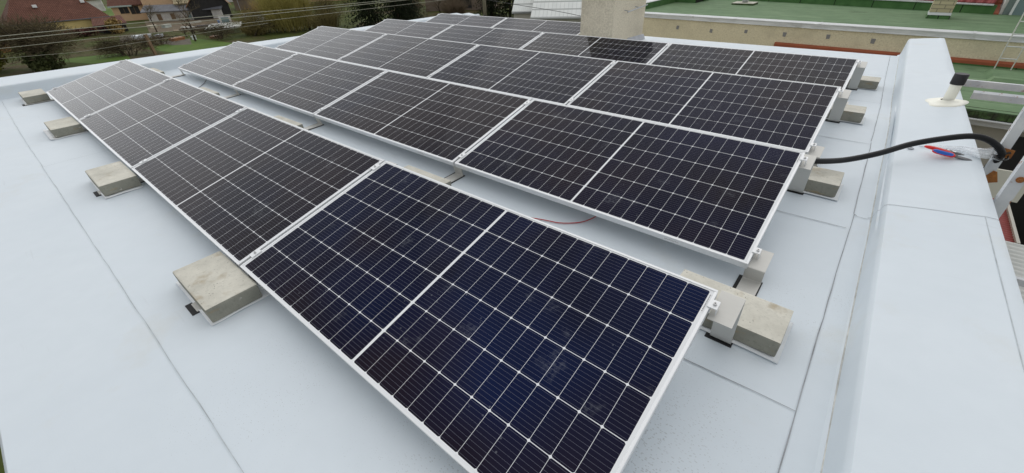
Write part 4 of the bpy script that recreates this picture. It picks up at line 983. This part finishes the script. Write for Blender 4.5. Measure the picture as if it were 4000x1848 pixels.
# orange hut at the left edge
gx, gy = V(-60.3, 1.4)
hu = thing('hut', 'orange walled hut with a dark red roof at the left edge', 'hut', (gx - 1.2, gy - .9, GZ))
m = MB(); m.box(-1.6, 1.6, -2.2, 2.2, 0, 1.0); m.build('wall', 'orange_wall', hu)
m = MB(); m.prism([(-2.0, 1.5), (1.85, .98), (1.85, 1.12), (-2.0, 1.66)], -2.4, 2.3, 'y'); m.build('roof', plain('dark_red_roof', (.075, .022, .018), .8, 0, .2, 2), hu)
sh = thing('shed', 'low grey roofed shed behind the orange hut', 'shed', (gx - 11, gy - .3, GZ))
m = MB(); m.box(-2, 2, -2.0, 2.4, 0, 1.3); m.build('wall', 'dark_wood', sh)
m = MB(); m.prism([(-2.4, 2.1), (2.5, 1.3), (2.5, 1.42), (-2.4, 2.22)], -2.3, 2.7, 'y'); m.build('roof', plain('pale_grey_slab', (.27, .26, .24), .85, 0, .2, 2), sh)
# house 2: peach walls
h2x, h2y = V(-82.5, 16.9)
h2 = thing('house', 'peach house with dark windows behind bare branches', 'house', (h2x, h2y + 1.5, GZ), (0, 0, rad(-22)))
m = MB(); m.box(-5, 0, -3.1, 2.6, 0, 3.1); m.box(-6, 1.2, 2.62, 11.4, 0, 6.5); m.build('wall', 'peach_wall', h2)
m = MB(); m.prism([(.45, 2.75), (.45, 2.9), (-3, 4.6), (-3, 4.45)], -3.5, 2.60, 'y'); m.quad((.46, -3.5, 2.91), (.46, 2.6, 2.91), (-3, 2.6, 4.61), (-3, -3.5, 4.61), uv=[(0, 0), (6, 0), (6, 3.9), (0, 3.9)]); m.build('roof', 'brown_tile', h2)
m = MB(); m.box(.46, .62, -3.5, .6, 2.66, 2.92); m.build('gutter', plain('pale_green_gutter', (.42, .50, .47), .5, 0, .1), h2)
for a, b, z0_, z1_ in ((-1.9, -.35, 1.45, 2.6), (-.1, 1.5, 1.25, 2.65)):
    m = MB(); m.box(-.05, .03, a, b, z0_, z1_); w_ = m.build('window', 'dark', h2); m = MB(); m.box(.031, .05, a, b, z0_ - .06, z0_); m.box(.031, .05, (a + b) / 2 - .04, (a + b) / 2 + .04, z0_, z1_); m.build('frame', 'wood', w_)
m = MB(); m.box(1.15, 1.23, 6.3, 7.6, 4.3, 5.6); m.build('window', 'dark', h2)
# lean-to with grey roof, pale wall
lt = thing('lean_to', 'long low outbuilding with a grey sheet roof and dirty white wall', 'outbuilding', (V(-74.5, 21.4)[0], V(-74.5, 21.4)[1], GZ), (0, 0, rad(-38)))
m = MB(); m.box(-1.6, 0, -5.2, 8.6, 0, 1.75); m.build('wall', 'white_wall', lt)
m = MB(); m.hexa([(.5, -6.0, 1.72), (.5, 9.0, 1.62), (-2.2, 9.0, 2.55), (-2.2, -6.0, 2.75), (.5, -6.0, 1.86), (.5, 9.0, 1.76), (-2.2, 9.0, 2.70), (-2.2, -6.0, 2.90)]); m.build('roof', 'grey_roof', lt)
for a in (-3.5, -1.0, 2.0): m = MB(); m.box(-.02, .03, a, a + .8, .15, 1.35); m.build('door', 'wood' if a < 0 else 'pane', lt)
# house 3: beige ribbed roof, brown tiled gable, black boarded barn end
h3 = thing('barn', 'barn with a black boarded gable, beige ribbed roof and brown tiled verge', 'barn', (V(-71.5, 25.2)[0], V(-71.5, 25.2)[1], GZ), (0, 0, rad(72)))
m = MB(); m.prism([(-3.4, 0), (3.6, 0), (3.6, 2.6), (.1, 6.6), (-3.4, 2.9)], 0, 7, 'y'); m.build('wall', 'dark_wood', h3)
m = MB(); m.quad((-4.0, -.5, 2.35), (.1, -.5, 6.85), (.1, 7.2, 6.85), (-4.0, 7.2, 2.35), uv=[(0, 0), (0, 6), (7.7, 6), (7.7, 0)]); m.quad((-4.0, -.5, 2.2), (-4.0, -.5, 2.35), (.1, -.5, 6.85), (.1, -.5, 6.65), uv=[(0, 0)] * 4); m.quad((.1, -.5, 6.85), (4.2, -.5, 2.1), (4.2, 7.2, 2.1), (.1, 7.2, 6.85), uv=[(0, 0), (0, 6), (7.7, 6), (7.7, 0)])
m.build('roof', 'rust_tile', h3)
po = thing('veranda', 'veranda with white posts under a beige ribbed roof beside the black barn', 'veranda', (V(-75.3, 23.6)[0], V(-75.3, 23.6)[1], GZ), (0, 0, rad(-20)))
m = MB(); m.quad((1.0, -2.2, 2.9), (1.0, 3.2, 2.9), (-3.2, 3.2, 4.7), (-3.2, -2.2, 4.7), uv=[(0, 0), (5.4, 0), (5.4, 4.5), (0, 4.5)]); m.quad((-3.2, -2.2, 4.55), (-3.2, 3.2, 4.55), (1.0, 3.2, 2.75), (1.0, -2.2, 2.75), uv=[(0, 0)] * 4); m.quad((1.0, -2.2, 2.72), (1.0, 3.2, 2.72), (1.0, 3.2, 2.9), (1.0, -2.2, 2.9), uv=[(0, 0)] * 4)
m.build('roof', 'beige_ribs', po)
m = MB(); m.box(-3, -.6, -2.0, 3.0, 0, 3.4); m.build('wall', plain('veranda_wall', (.17, .10, .075), .9, 0, .3, 2), po)
for a in (-1.9, -.6, 1.0, 2.4): m = MB(); m.box(.5, .75, a, a + .3, 0, 2.9); m.build('post', 'white_wall', po)
# rusty roofed houses behind
def far_house(x, y, rot, L_, Wd, h, rh, wm, rm_, label, name='house', cat='house'):
    t_ = thing(name, label, cat, (x, y, GZ), (0, 0, rot)); m = MB(); walls(m, L_, Wd, h, h + rh, True); m.build('wall', wm, t_)
    m = MB(); gable_roof(m, L_, Wd, h, h + rh); m.build('roof', rm_, t_); return t_
far_house(V(-72, 36)[0] - 12, V(-72, 36)[1] + 4, rad(-35), 16, 9, 3.0, 3.6, 'brown_wall', 'rust_tile', 'house with a rusty orange tiled roof behind bare bushes and the satellite dish')
far_house(-150, 62, rad(-30), 14, 9, 3.2, 4, 'white_wall', 'brown_tile', 'far brown roofed house beyond the barn')
far_house(-118, 74, rad(-40), 14, 9, 3.2, 4, 'peach_wall', 'rust_tile', 'far house glimpsed behind the yellow-green willow')
far_house(-165, 22, rad(-10), 14, 9, 3.2, 4, 'white_wall', 'rust_tile', 'far house beyond the lawn right of the brown roof')
ds = thing('satellite_dish', 'white satellite dish on a mast in front of the rusty roof', 'satellite dish', (V(-71, 29.2)[0], V(-71, 29.2)[1], GZ))
m = MB(); m.tube([(0, 0, 0), (0, 0, 4.3)], .05, 8); m.build('mast', 'alu_dark', ds)
m = MB(); m.lathe([(0, .0), (.3, .04), (.5, .14), (.5, .17), (.3, .07), (0, .03)][::1], 20); m.xf(Matrix.Translation((.1, -.1, 4.2)) @ Matrix.Rotation(rad(-35), 4, 'Z') @ Matrix.Rotation(rad(80), 4, 'Y')); m.build('dish', 'white_frame', ds, smooth=True)
# greenhouse / white roofed shed
gx, gy = V(-51.9, 19.7)
gs = thing('shed', 'low greenish shed with a white sheet roof in the garden', 'shed', (gx, gy, GZ), (0, 0, rad(-25)))
m = MB(); m.box(-1.6, 2.0, -2.3, 2.3, 0, .85); m.build('wall', plain('greenish_plastic', (.17, .19, .10), .5, 0, .2, 1.5), gs)
m = MB(); m.hexa([(2.3, -2.5, .86), (2.1, 2.5, .86), (-2.0, 2.7, 1.15), (-2.2, -2.0, 1.15), (2.3, -2.5, .93), (2.1, 2.5, .93), (-2.0, 2.7, 1.25), (-2.2, -2.0, 1.25)]); m.build('roof', 'light_roof', gs)
m = MB(); m.box(-2.6, -2.5, -.6, 1.1, 0, 2.2); wf_ = m.build('window_frame', 'white_wall', gs); m = MB(); m.box(-2.5, -2.46, -.3, .8, 1.2, 2.0); m.build('pane', 'pane', wf_)
# grey sheet screen leaning, white boxes, planks, posts
gx, gy = V(-55, 25.4)
m = MB(); m.hexa([(-3.3, -1.6, .3), (3.6, 1.4, .0), (3.7, 1.5, .0), (-3.2, -1.5, .3), (-4.2, -1.2, 1.6), (3.0, 2.4, .75), (3.1, 2.5, .75), (-4.1, -1.1, 1.6)])
tag(m.build('sheet_screen', plain('pale_grey_sheets', (.30, .31, .31), .7, 0, .25, 2), None, (gx, gy, GZ)), 'leaning row of pale grey sheets below the bare bushes', 'screen')
def crate(x, y, w, l, h, col, label, rot=0, name='crate', cat='crate'):
    m = MB(); m.box(-w / 2, w / 2, -l / 2, l / 2, 0, h); m.box(-w / 2 - .04, w / 2 + .04, -l / 2 - .04, l / 2 + .04, h - .12, h + .03)
    o = m.build(name, plain(name + '_surface', col, .6, 0, .15, 3), None, (*V(x, y), GZ), bevel=.02); o.rotation_euler.z = rot; tag(o, label, cat, 'odds and ends in the gardens'); return o
crate(-56.5, 12.6, 1.2, 2.2, .55, (.62, .66, .70), 'white box lying in the garden left of the wooden post', .3)
crate(-55.2, 13.9, .7, 1.1, .5, (.55, .60, .66), 'smaller white box beside the white box in the garden', .8)
crate(-66, 17.6, .8, 1.4, .5, (.42, .46, .42), 'pale green box below the peach house', .5)
crate(-67.5, 16.4, .9, 1.2, .45, (.50, .45, .34), 'beige box below the peach house', .2)
crate(-51, 14.4, 1.0, 1.8, .35, (.34, .15, .06), 'orange-brown crate on dark soil behind the wooden post', .4)
crate(-49.5, 15.6, .35, .5, .5, (.75, .78, .78), 'small white tub on the lawn right of the wooden post', .1)
crate(-48.5, 17.4, .9, 1.5, .3, (.24, .12, .06), 'brown crate on the lawn under bare branches', .5)
crate(-78, 11.9, .7, .9, .8, (.70, .70, .68), 'white box at the corner of the yellow house', .2)
crate(-72, 13.1, .6, 3.0, .45, (.46, .47, .38), 'pale low wall-like box between the two houses', -.3)
crate(-62.5, 23.0, .5, .7, .6, (.16, .24, .40), 'small blue box by the lean-to', .3)
rd = random.Random(77)
for k_ in range(9):
    m = MB(); w_, l_ = rd.uniform(.15, .45), rd.uniform(1.2, 2.6); m.box(-w_, w_, -l_ / 2, l_ / 2, 0, rd.uniform(.08, .3))
    o = m.build('board', ['wood', 'light_roof', 'grey_roof'][k_ % 3], None, (*V(-64.5 + rd.uniform(-5, 6), 18.6 + rd.uniform(-2.2, 3.4)), GZ), bevel=.01); o.rotation_euler = (0, 0, rd.uniform(0, 3))
    tag(o, 'board lying among the debris on the brown soil below the lean-to', 'board', 'boards lying in the debris')
m = MB(); m.box(-.17, .17, -.14, .14, 0, 2.35); o = m.build('wooden_post', 'wood', None, (*V(-42.65, 10.19), GZ)); o.rotation_euler = (0, rad(-4), .3); tag(o, 'weathered brown wooden post standing in the garden', 'post')
# bare soil, flower beds, lawns
def patch(name, P, mat, h=.01):
    m = MB(); m.quad(*[(*V(*p), GZ + h) for p in P]); o = m.build(name, mat); tag(o, kind='structure'); return o
patch('lawn', [(-48.5, 10.5), (-41.5, 11.6), (-41.5, 17.0), (-50, 16)], 'lawn', .012)
patch('lawn', [(-49, 3.5), (-43, 5.6), (-42, 8.2), (-47, 8.8)], 'lawn', .012)
patch('lawn', [(-130, 22), (-95, 15.5), (-92, 18), (-120, 27)], 'lawn', .012)
patch('lawn', [(-130, -6), (-70, -1), (-73, 2.6), (-130, 2)], 'lawn', .012)
patch('garden_soil', [(-62, 11.6), (-55, 10.2), (-56, 12.6), (-62, 14)], 'yard', .016)
patch('garden_soil', [(-52, 12.4), (-47.5, 12.9), (-46, 14.2), (-51, 15.6)], 'yard', .016)
patch('garden_soil', [(-80, 18.5), (-62, 14.6), (-57, 24), (-72, 27)], 'debris_soil', .008)

# ---- vegetation builders
def add_branch(m, P, r0, r1, n=3, mi=0):
    k = len(P); m.tube(P, [lerp(r0, r1, i / (k - 1)) for i in range(k)], n, mi, cap=False)
def bare_tree(x, y, h, spread, seed, label, levels=5, twig='twig', bark='bark', trunk_r=.2, first=.22, kids_=4, name='bare_tree', up=.25, rz=GZ, scl=1.0):
    R_ = random.Random(seed); tr = thing(name, label, 'tree', (x, y, rz)); T = MB(); C_ = MB()
    def grow(p, d, L_, r, lv):
        seg = 3 if lv < 3 else 2; P = [p]; q = Vector(p); dd = Vector(d)
        for s_ in range(seg):
            dd = (dd + Vector((R_.uniform(-1, 1), R_.uniform(-1, 1), R_.uniform(-.7, 1) * .6)) * (.16 + .05 * lv)).normalized(); q = q + dd * (L_ / seg); P.append(q.copy())
        add_branch(T if lv < 2 else C_, P, r, r * .55, 5 if lv < 2 else 3)
        if lv >= levels: return
        nb_ = kids_ + (1 if lv > 1 else 0)
        for b in range(nb_):
            f = R_.uniform(.35, 1.0) if lv else R_.uniform(.5, 1.0); i = min(seg - 1, int(f * seg)); bp = P[i].lerp(P[i + 1], f * seg - i)
            a = R_.uniform(0, 6.283); sp = spread * R_.uniform(.6, 1.2); side = Vector((math.cos(a), math.sin(a), up * R_.uniform(.2, 1.8)))
            grow(bp, (dd * (1 - .35 * sp) + side * sp).normalized(), L_ * R_.uniform(.55, .82), r * .5, lv + 1)
    grow(Vector((0, 0, 0)), Vector((R_.uniform(-.1, .1), R_.uniform(-.1, .1), 1)), h * first * 1.6, trunk_r, 0)
    T.build('trunk', bark, tr); C_.build('crown', twig, tr); return tr
def leaf(m, p, s_, R_, droop=0, mi=0):
    a = R_.uniform(0, 6.283); e = R_.uniform(-.9, .9); u = Vector((math.cos(a) * math.cos(e), math.sin(a) * math.cos(e), math.sin(e) - droop)).normalized()
    w = u.cross(Vector((R_.uniform(-1, 1), R_.uniform(-1, 1), R_.uniform(-1, 1)))).normalized() * s_ * .45
    o = len(m.v); m.v += [tuple(p), tuple(p + u * s_ * .55 + w), tuple(p + u * s_), tuple(p + u * s_ * .55 - w)]; m.f.append((o, o + 1, o + 2, o + 3)); m.mi.append(mi)
def bush(x, y, rx, ry, h, n, s_, mat, label, seed, name='shrub', cat='shrub', group=None, rz=GZ, stems=True):
    R_ = random.Random(seed); m = MB(); t_ = thing(name, label, cat, (x, y, rz), group=group)
    lob = [(R_.uniform(-.6, .6) * rx, R_.uniform(-.6, .6) * ry, R_.uniform(.3, .8) * h, R_.uniform(.35, .6)) for _ in range(9)]
    for _ in range(n):
        lx, ly, lz, lr_ = R_.choice(lob); d = Vector((R_.gauss(0, 1), R_.gauss(0, 1), R_.gauss(0, 1))).normalized() * (R_.uniform(.3, 1) ** .5)
        p = Vector((lx + d.x * rx * lr_, ly + d.y * ry * lr_, max(.02, lz + d.z * h * lr_ * .8))); leaf(m, p, s_ * R_.uniform(.5, 1.4), R_)
    m.build('foliage', mat, t_)
    b = MB()
    for k in range(10): a = R_.uniform(0, 6.28); add_branch(b, [Vector((0, 0, 0)), Vector((math.cos(a) * rx * .3, math.sin(a) * ry * .3, h * .4)), Vector((math.cos(a) * rx * .6, math.sin(a) * ry * .6, h * .8))], .04, .01)
    b.build('stems', 'bark', t_); return t_
def shoots(x, y, rx, ry, h, n, mat, label, seed, name='willow', r=.02, lean=.35, cat='tree', rz=GZ):
    R_ = random.Random(seed); m = MB(); t_ = thing(name, label, cat, (x, y, rz)); st = MB()
    for k in range(7): a = R_.uniform(0, 6.28); q = Vector((R_.uniform(-.5, .5) * rx, R_.uniform(-.5, .5) * ry, 0)); add_branch(st, [q, q + Vector((math.cos(a) * .3, math.sin(a) * .3, h * .25)), q + Vector((math.cos(a) * .8, math.sin(a) * .8, h * .55))], .16, .06, 6)
    st.build('trunk', 'bark', t_)
    for _ in range(n):
        a = R_.uniform(0, 6.28); q = math.sqrt(R_.random()); bx, by = math.cos(a) * rx * q * .6, math.sin(a) * ry * q * .6; L_ = h * R_.uniform(.35, 1.0) * (1 - .25 * q); z0 = R_.uniform(0, .45) * h * .7
        o_ = lean * (q + R_.uniform(-.5, .5)); ox, oy = math.cos(a) * o_ * L_, math.sin(a) * o_ * L_
        P = [Vector((bx, by, z0)), Vector((bx + ox * .35 + R_.uniform(-.1, .1), by + oy * .35 + R_.uniform(-.1, .1), z0 + L_ * .4)), Vector((bx + ox + R_.uniform(-.2, .2), by + oy + R_.uniform(-.2, .2), min(h * 1.05, z0 + L_ * .85)))]
        add_branch(m, P, r * R_.uniform(.7, 1.3), r * .35)
    m.build('crown', mat, t_); return t_
def twig_cloud(x, y, rx, ry, h, n, L_, w, mat, label, seed, name='bare_shrub', cat='shrub', rz=GZ, z0=0.0, trunk=0.0, lobes=10):
    R_ = random.Random(seed); t_ = thing(name, label, cat, (x, y, rz)); m = MB(); b = MB()
    lob = [(R_.uniform(-.62, .62) * rx, R_.uniform(-.62, .62) * ry, z0 + R_.uniform(.25, .72) * (h - z0), R_.uniform(.32, .55)) for _ in range(lobes)]
    if trunk:
        add_branch(b, [Vector((0, 0, -.1)), Vector((.1, .1, h * .22)), Vector((.0, .2, h * .36))], trunk, trunk * .7, 7)
    for lx, ly, lz, q in lob:
        c0 = Vector((0, .1, h * .3)) if trunk else Vector((lx * .3, ly * .3, 0))
        add_branch(b, [c0, Vector((lx * .5, ly * .5, lerp(c0.z, lz, .6))), Vector((lx, ly, lz))], trunk * .5 or .05, .02, 5)
        for k in range(7):
            d = Vector((R_.gauss(0, 1), R_.gauss(0, 1), R_.uniform(-.1, 1.4))).normalized(); p = Vector((lx, ly, lz)); e = p + Vector((d.x * rx * q, d.y * ry * q, d.z * h * q * .6))
            add_branch(b, [p, p.lerp(e, .5) + Vector((R_.uniform(-.1, .1),) * 3), e], .03, .008, 4)
    for _ in range(n):
        lx, ly, lz, q = R_.choice(lob); d = Vector((R_.gauss(0, 1), R_.gauss(0, 1), R_.gauss(0, 1))).normalized(); rr = R_.uniform(.15, 1.12)
        p = Vector((lx + d.x * rx * q * rr, ly + d.y * ry * q * rr, max(.05, lz + d.z * (h - z0) * q * .75 * rr)))
        u = (d + Vector((R_.uniform(-.7, .7), R_.uniform(-.7, .7), R_.uniform(-.3, .9)))).normalized() * L_ * R_.uniform(.5, 1.4)
        s_ = u.cross(Vector((R_.uniform(-1, 1), R_.uniform(-1, 1), R_.uniform(-1, 1)))).normalized() * w * R_.uniform(.6, 1.4)
        o = len(m.v); m.v += [tuple(p - s_), tuple(p + s_), tuple(p + u * .6 + s_ * .5 + Vector((0, 0, -.04 * L_))), tuple(p + u)]; m.f.append((o, o + 1, o + 2, o + 3)); m.mi.append(0)
    b.build('trunk' if trunk else 'stems', 'bark', t_); m.build('crown', mat, t_); return t_
def spruce(x, y, h, r, seed, label, n=30, rz=GZ, base=.06):
    R_ = random.Random(seed); t_ = thing('spruce_tree', label, 'tree', (x, y, rz)); T = MB(); add_branch(T, [Vector((0, 0, 0)), Vector((0, 0, h * .5)), Vector((0, 0, h))], .24, .03, 7); T.build('trunk', 'bark', t_)
    m = MB()
    for k in range(n):
        f = base + (1 - base) * (k / n) ** .95; zc = h * f; rr_ = r * (1 - f) ** .75 * R_.uniform(.85, 1.1) + .12
        for b in range(11 if f < .7 else 7):
            a = R_.uniform(0, 6.283); L_ = rr_ * R_.uniform(.7, 1.12); dr = R_.uniform(.25, .5); d = Vector((math.cos(a), math.sin(a), 0)); sd = Vector((-d.y, d.x, 0)); st = 7
            for s_ in range(1, st + 1):
                g = s_ / st; p = d * L_ * g + Vector((0, 0, zc - dr * L_ * g * g + .12 * L_ * max(0, g - .7)))
                for sg in (-1, 1, 0, 0):
                    w = .42 * (1.15 - g * .6) * R_.uniform(.6, 1.3)
                    tip = p + sd * sg * w + d * w * .6 + Vector((0, 0, -w * R_.uniform(.35, 1.25))); o = len(m.v)
                    q = (sd if sg == 0 else d) * w * .26
                    m.v += [tuple(p - q), tuple(tip), tuple(p + q)]; m.f.append((o, o + 1, o + 2)); m.mi.append(0)
    for k in range(int(n * 1.2)):
        f = R_.uniform(.55, .97); a = R_.uniform(0, 6.28); rr_ = r * (1 - f) ** .75 * R_.uniform(.6, 1.05); p = Vector((math.cos(a) * rr_, math.sin(a) * rr_, h * f - .35 * rr_))
        for _ in range(4): leaf(m, p + Vector((R_.uniform(-.2, .2), R_.uniform(-.2, .2), R_.uniform(-.4, 0))), .3, R_, 1.2, 1)
    m.build('crown', ['spruce', 'cones'], t_); return t_

twig_cloud(*V(-44.0, 3.1), 4.2, 4.3, 5.1, 13000, .55, .020, 'twig', 'big dense bare tree in front of the yellow house', 21, name='bare_tree', cat='tree', z0=.9, trunk=.32, lobes=22)
twig_cloud(*V(-44.5, 8.6), 3.0, 3.4, 2.5, 3800, .45, .017, 'twig', 'tangled brown-green shrub left of the wooden post', 71, lobes=12)
twig_cloud(*V(-49.5, 12.5), 3.0, 3.0, 1.4, 1100, .45, .014, 'twig_grey', 'bare brushwood around the white boxes', 72, lobes=12)
twig_cloud(*V(-54.5, 18.6), 3.4, 3.4, 1.1, 1800, .4, .014, 'twig_grey', 'grey-brown thicket below the lean-to', 73, lobes=14)
twig_cloud(*V(-47.0, 17.2), 4.4, 3.4, 2.0, 1500, .55, .013, 'twig', 'loose bare shrub on the lawn left of the white roofed shed', 74, lobes=12)
twig_cloud(*V(-46.5, 22.0), 4.0, 3.4, 2.6, 3600, .5, .016, 'dry', 'olive thicket in front of the willow', 75, lobes=12)
twig_cloud(*V(-52.0, 24.0), 4.2, 3.0, 2.8, 3200, .5, .016, 'dry', 'olive thicket behind the sheet screen', 76, lobes=12)
twig_cloud(*V(-59.5, 26.6), 3.2, 2.8, 3.0, 1100, .6, .015, 'ochre_twig', 'ochre brown thicket left of the sheet screen', 77, lobes=14)
twig_cloud(*V(-44.0, 29.0), 4.4, 3.4, 4.6, 4200, .6, .016, 'dry', 'olive brown thicket right of the willow', 78, lobes=14)
twig_cloud(*V(-42.0, 39.5), 4.4, 3.8, 4.0, 4200, .6, .016, 'twig_grey', 'grey-brown thicket right of the spruces', 79, lobes=14)
twig_cloud(*V(-38.0, 44.0), 3.2, 3.2, 3.0, 2400, .6, .014, 'twig_grey', 'bare thicket in front of the arched doorway', 80, lobes=10)
bush(*V(-43.0, 3.0), 2.2, 1.6, 1.7, 1800, .30, 'shrub_dark', 'low dark shrub at the foot of the big bare tree', 32)
bush(*V(-46.5, -.6), 3.2, 2.6, 2.6, 3600, .32, 'shrub', 'yellow-green hedge below the orange hut', 33, name='hedge', cat='hedge')
bush(*V(-66, 12.0), 1.6, 1.4, 2.0, 1300, .28, 'ochre_twig', 'ochre yellow bush right of the porch', 36)
bush(*V(-66.5, 9.3), 1.2, 3.4, 1.2, 1400, .28, plain('red_brown_leaves', (.085, .028, .022), .9, 0, .4, 2), 'low red-brown hedge in front of the porch', 37, name='hedge', cat='hedge')
bare_tree(*V(-48.0, 15.2), 6.4, .75, 41, 'thin bare fruit tree in front of the peach house', levels=5, twig='twig_grey', trunk_r=.14, first=.22, kids_=3)
bare_tree(*V(-55, 17.4), 6.8, .7, 42, 'tall bare sapling before the grey lean-to', levels=5, twig='twig', trunk_r=.12, first=.25, kids_=3)
bare_tree(*V(-62, 15.4), 5.8, .7, 43, 'bare tree in front of the dark windows', levels=5, twig='twig', trunk_r=.12, first=.22, kids_=3)
bare_tree(*V(-52.5, 15.8), 3.0, .95, 45, 'brushwood-like bare shrub in the middle of the gardens', levels=5, twig='twig_grey', trunk_r=.09, first=.15, kids_=4, name='bare_shrub')
bare_tree(*V(-75, 9.6), 6.0, .7, 46, 'bare tree at the corner of the yellow house', levels=5, twig='twig_grey', trunk_r=.10, first=.24, kids_=3)
shoots(*V(-45.5, 24.6), 5.2, 4.6, 8.4, 1900, 'willow', 'large yellow-green willow with upright shoots', 51, r=.028)
shoots(*V(-57.5, 28.5), 3.2, 3.0, 4.4, 380, 'ochre_twig', 'ochre bush of bare shoots before the rusty roof', 52, name='bare_bush', cat='shrub', r=.022)
shoots(*V(-64, 29.6), 3.0, 3.0, 4.4, 260, 'ochre_twig', 'bare brown bush right of the black barn', 53, name='bare_bush', cat='shrub', r=.022)
shoots(*V(-52, 21.8), 3.4, 2.2, 2.0, 900, 'dry', 'low dry bushes behind the white roofed shed', 54, name='dry_bush', cat='shrub', r=.022, lean=.8)
shoots(*V(-46.5, 20.8), 3.0, 2.0, 1.6, 900, 'dry', 'low dry bushes along the foot of the willow', 55, name='dry_bush', cat='shrub', r=.022, lean=.9)
shoots(*V(-41.0, 26.2), 3.4, 2.6, 3.4, 900, 'dry', 'dry bushes between the willow and the dark spruces', 56, name='dry_bush', cat='shrub', r=.022, lean=.6)
spruce(*V(-37.6, 30.0), 11.5, 4.6, 61, "dark spruce right of the willow", n=38)
spruce(*V(-37.0, 33.4), 12.5, 4.8, 62, 'second dark spruce from the willow')
spruce(*V(-39.5, 36.6), 11.0, 4.4, 63, 'third dark spruce from the willow, thinner')
spruce(*V(-30.6, 42.8), 12.0, 4.2, 64, 'spruce standing beside the concrete pole')
spruce(*V(-28.6, 44.0), 13.0, 5.0, 65, 'largest spruce, right of the concrete pole')
spruce(*V(-25.6, 43.6), 4.6, 3.6, 66, 'low spruce in front of the white-roofed house', n=18)
bare_tree(*V(-37.5, 40.6), 6.0, .8, 47, 'bare tree before the arched doorway', levels=5, twig='twig_grey', trunk_r=.11, first=.2, kids_=3)
shoots(*V(-36.0, 41.6), 3.0, 2.4, 3.0, 700, 'twig_grey', 'brown thicket before the arched doorway', 57, name='bare_bush', cat='shrub', r=.022, lean=.7)
bush(-10, 88, 14, 6, 4.5, 5000, .55, 'shrub_dark', 'dark hedge behind the rendered chimney', 38, name='hedge', cat='hedge')
# buildings in the middle background
ab = thing('house', 'brown house with an arched dark doorway and red eaves', 'house', (V(-41, 47.6)[0], V(-41, 47.6)[1], GZ), (0, 0, rad(-52)))
m = MB(); m.box(-6, 0, -7, 7, 0, 4.6); m.build('wall', 'brown_wall', ab)
m = MB(); m.prism([(-7, 8.2), (.6, 4.55), (.6, 4.7), (-7, 8.4)], -7.4, 7.4, 'y'); m.build('roof', plain('red_eaves', (.30, .085, .06), .8, 0, .15, 2), ab)
m = MB(); pr = [(-1.3 + .0, .2), (1.3, .2)] + [(1.3 * math.cos(a * math.pi / 10), 2.2 + 1.3 * math.sin(a * math.pi / 10)) for a in range(11)]
m.prism(pr, -.1, .04, 'x'); o = m.build('arched_doorway', 'dark', ab); o.location = (0, 1.0, .2)
wh = thing('house', 'pale house with white metal roofs left of the rendered chimney', 'house', (-26.3, 45.95, GZ), (0, 0, rad(-60)))
m = MB(); m.box(-9, 0, -.4, 9, 0, 2.5); m.box(-9, -3.4, -3.2, -.42, 0, 2.8)
m.build('wall', 'beige_wall', wh)
m = MB(); m.quad((.5, -.5, 2.4), (.5, 9.4, 2.4), (-6, 9.4, 5.6), (-6, -.5, 5.6), uv=[(0, 0), (9.9, 0), (9.9, 7.2), (0, 7.2)]); m.quad((-6, -.5, 5.45), (-6, 9.4, 5.45), (.5, 9.4, 2.25), (.5, -.5, 2.25), uv=[(0, 0)] * 4); m.quad((.5, -.5, 2.25), (.5, 9.4, 2.25), (.5, 9.4, 2.4), (.5, -.5, 2.4), uv=[(0, 0)] * 4); m.build('roof', 'white_metal', wh)
m = MB(); m.quad((-3.0, -3.4, 2.7), (-3.0, -.45, 2.7), (-8, -.45, 5.3), (-8, -3.4, 5.3), uv=[(0, 0), (6, 0), (6, 5.6), (0, 5.6)]); m.quad((-8, -3.4, 5.15), (-8, -.45, 5.15), (-3.0, -.45, 2.55), (-3.0, -3.4, 2.55), uv=[(0, 0)] * 4); m.build('roof', 'white_metal', wh)
m = MB(); m.box(-.02, .05, .1, .45, .2, 2.2); m.build('door', 'dark', wh)
# concrete pole, wires
ppx, ppy = V(-31.9, 42.96); ppx, ppy = CX + .9 * (ppx - CX), CY + .9 * (ppy - CY)
pole = thing('power_pole', 'grey concrete power pole rising between the spruces', 'power pole', (ppx, ppy, GZ))
m = MB(); m.lathe([(.30, 0), (.22, 10.8), (0, 10.8)], 12); m.build('shaft', 'pole', pole, smooth=True)
m = MB(); m.lathe([(.305, 1.15), (.303, 1.27)], 12); m.build('band', 'dark', pole)
m = MB(); m.tube([(-1.0, .35, 9.9), (1.0, -.35, 9.9)], .06, 6); m.build('crossarm', 'alu_dark', pole)
# overhead wires running past the left side of the building
def wire(P, r, mat, label):
    m = MB(); m.tube(smooth_path(P, 6), r, 6); tag(m.build('power_wire', mat, smooth=True), label, 'wire', 'overhead wires')
wire([(-10, -30, .35), (-10, -14, .22), (-10, .28, .102), (-10, 4.53, .049), (-10, 9.6, -.047), (-10, 22, -.22), (-10, 45, -.45)], .011, 'wire', 'uppermost of the three long pale wires crossing the gardens')
wire([(-10, -30, .2), (-10, -14, .10), (-10, .234, .007), (-10, 4.48, -.076), (-10, 9.58, -.128), (-10, 22, -.24), (-10, 45, -.40)], .012, 'wire', 'middle one of the three long pale wires crossing the gardens')
wire([(-10, -30, 0), (-10, -14, -.08), (-10, .136, -.184), (-10, 4.39, -.276), (-10, 9.52, -.329), (-10, 22, -.40), (-10, 45, -.52)], .008, 'wire', 'lowest of the three long pale wires crossing the gardens')
wire([(-14, -6, -.5), (-14, .55, -.85), (-14, 2.2, -.93), (-14, 4.2, -.88), (-14, 9, -.80)], .006, 'wire', 'short thin wire in front of the big bare tree')
wire([(-22, 20.2, .3), (-9.56, 20, -.716), (-3.8, 20, -1.226), (1.95, 18.1, -1.8)], .013, 'black_wire', 'black cable running from the pole side to the rendered chimney')
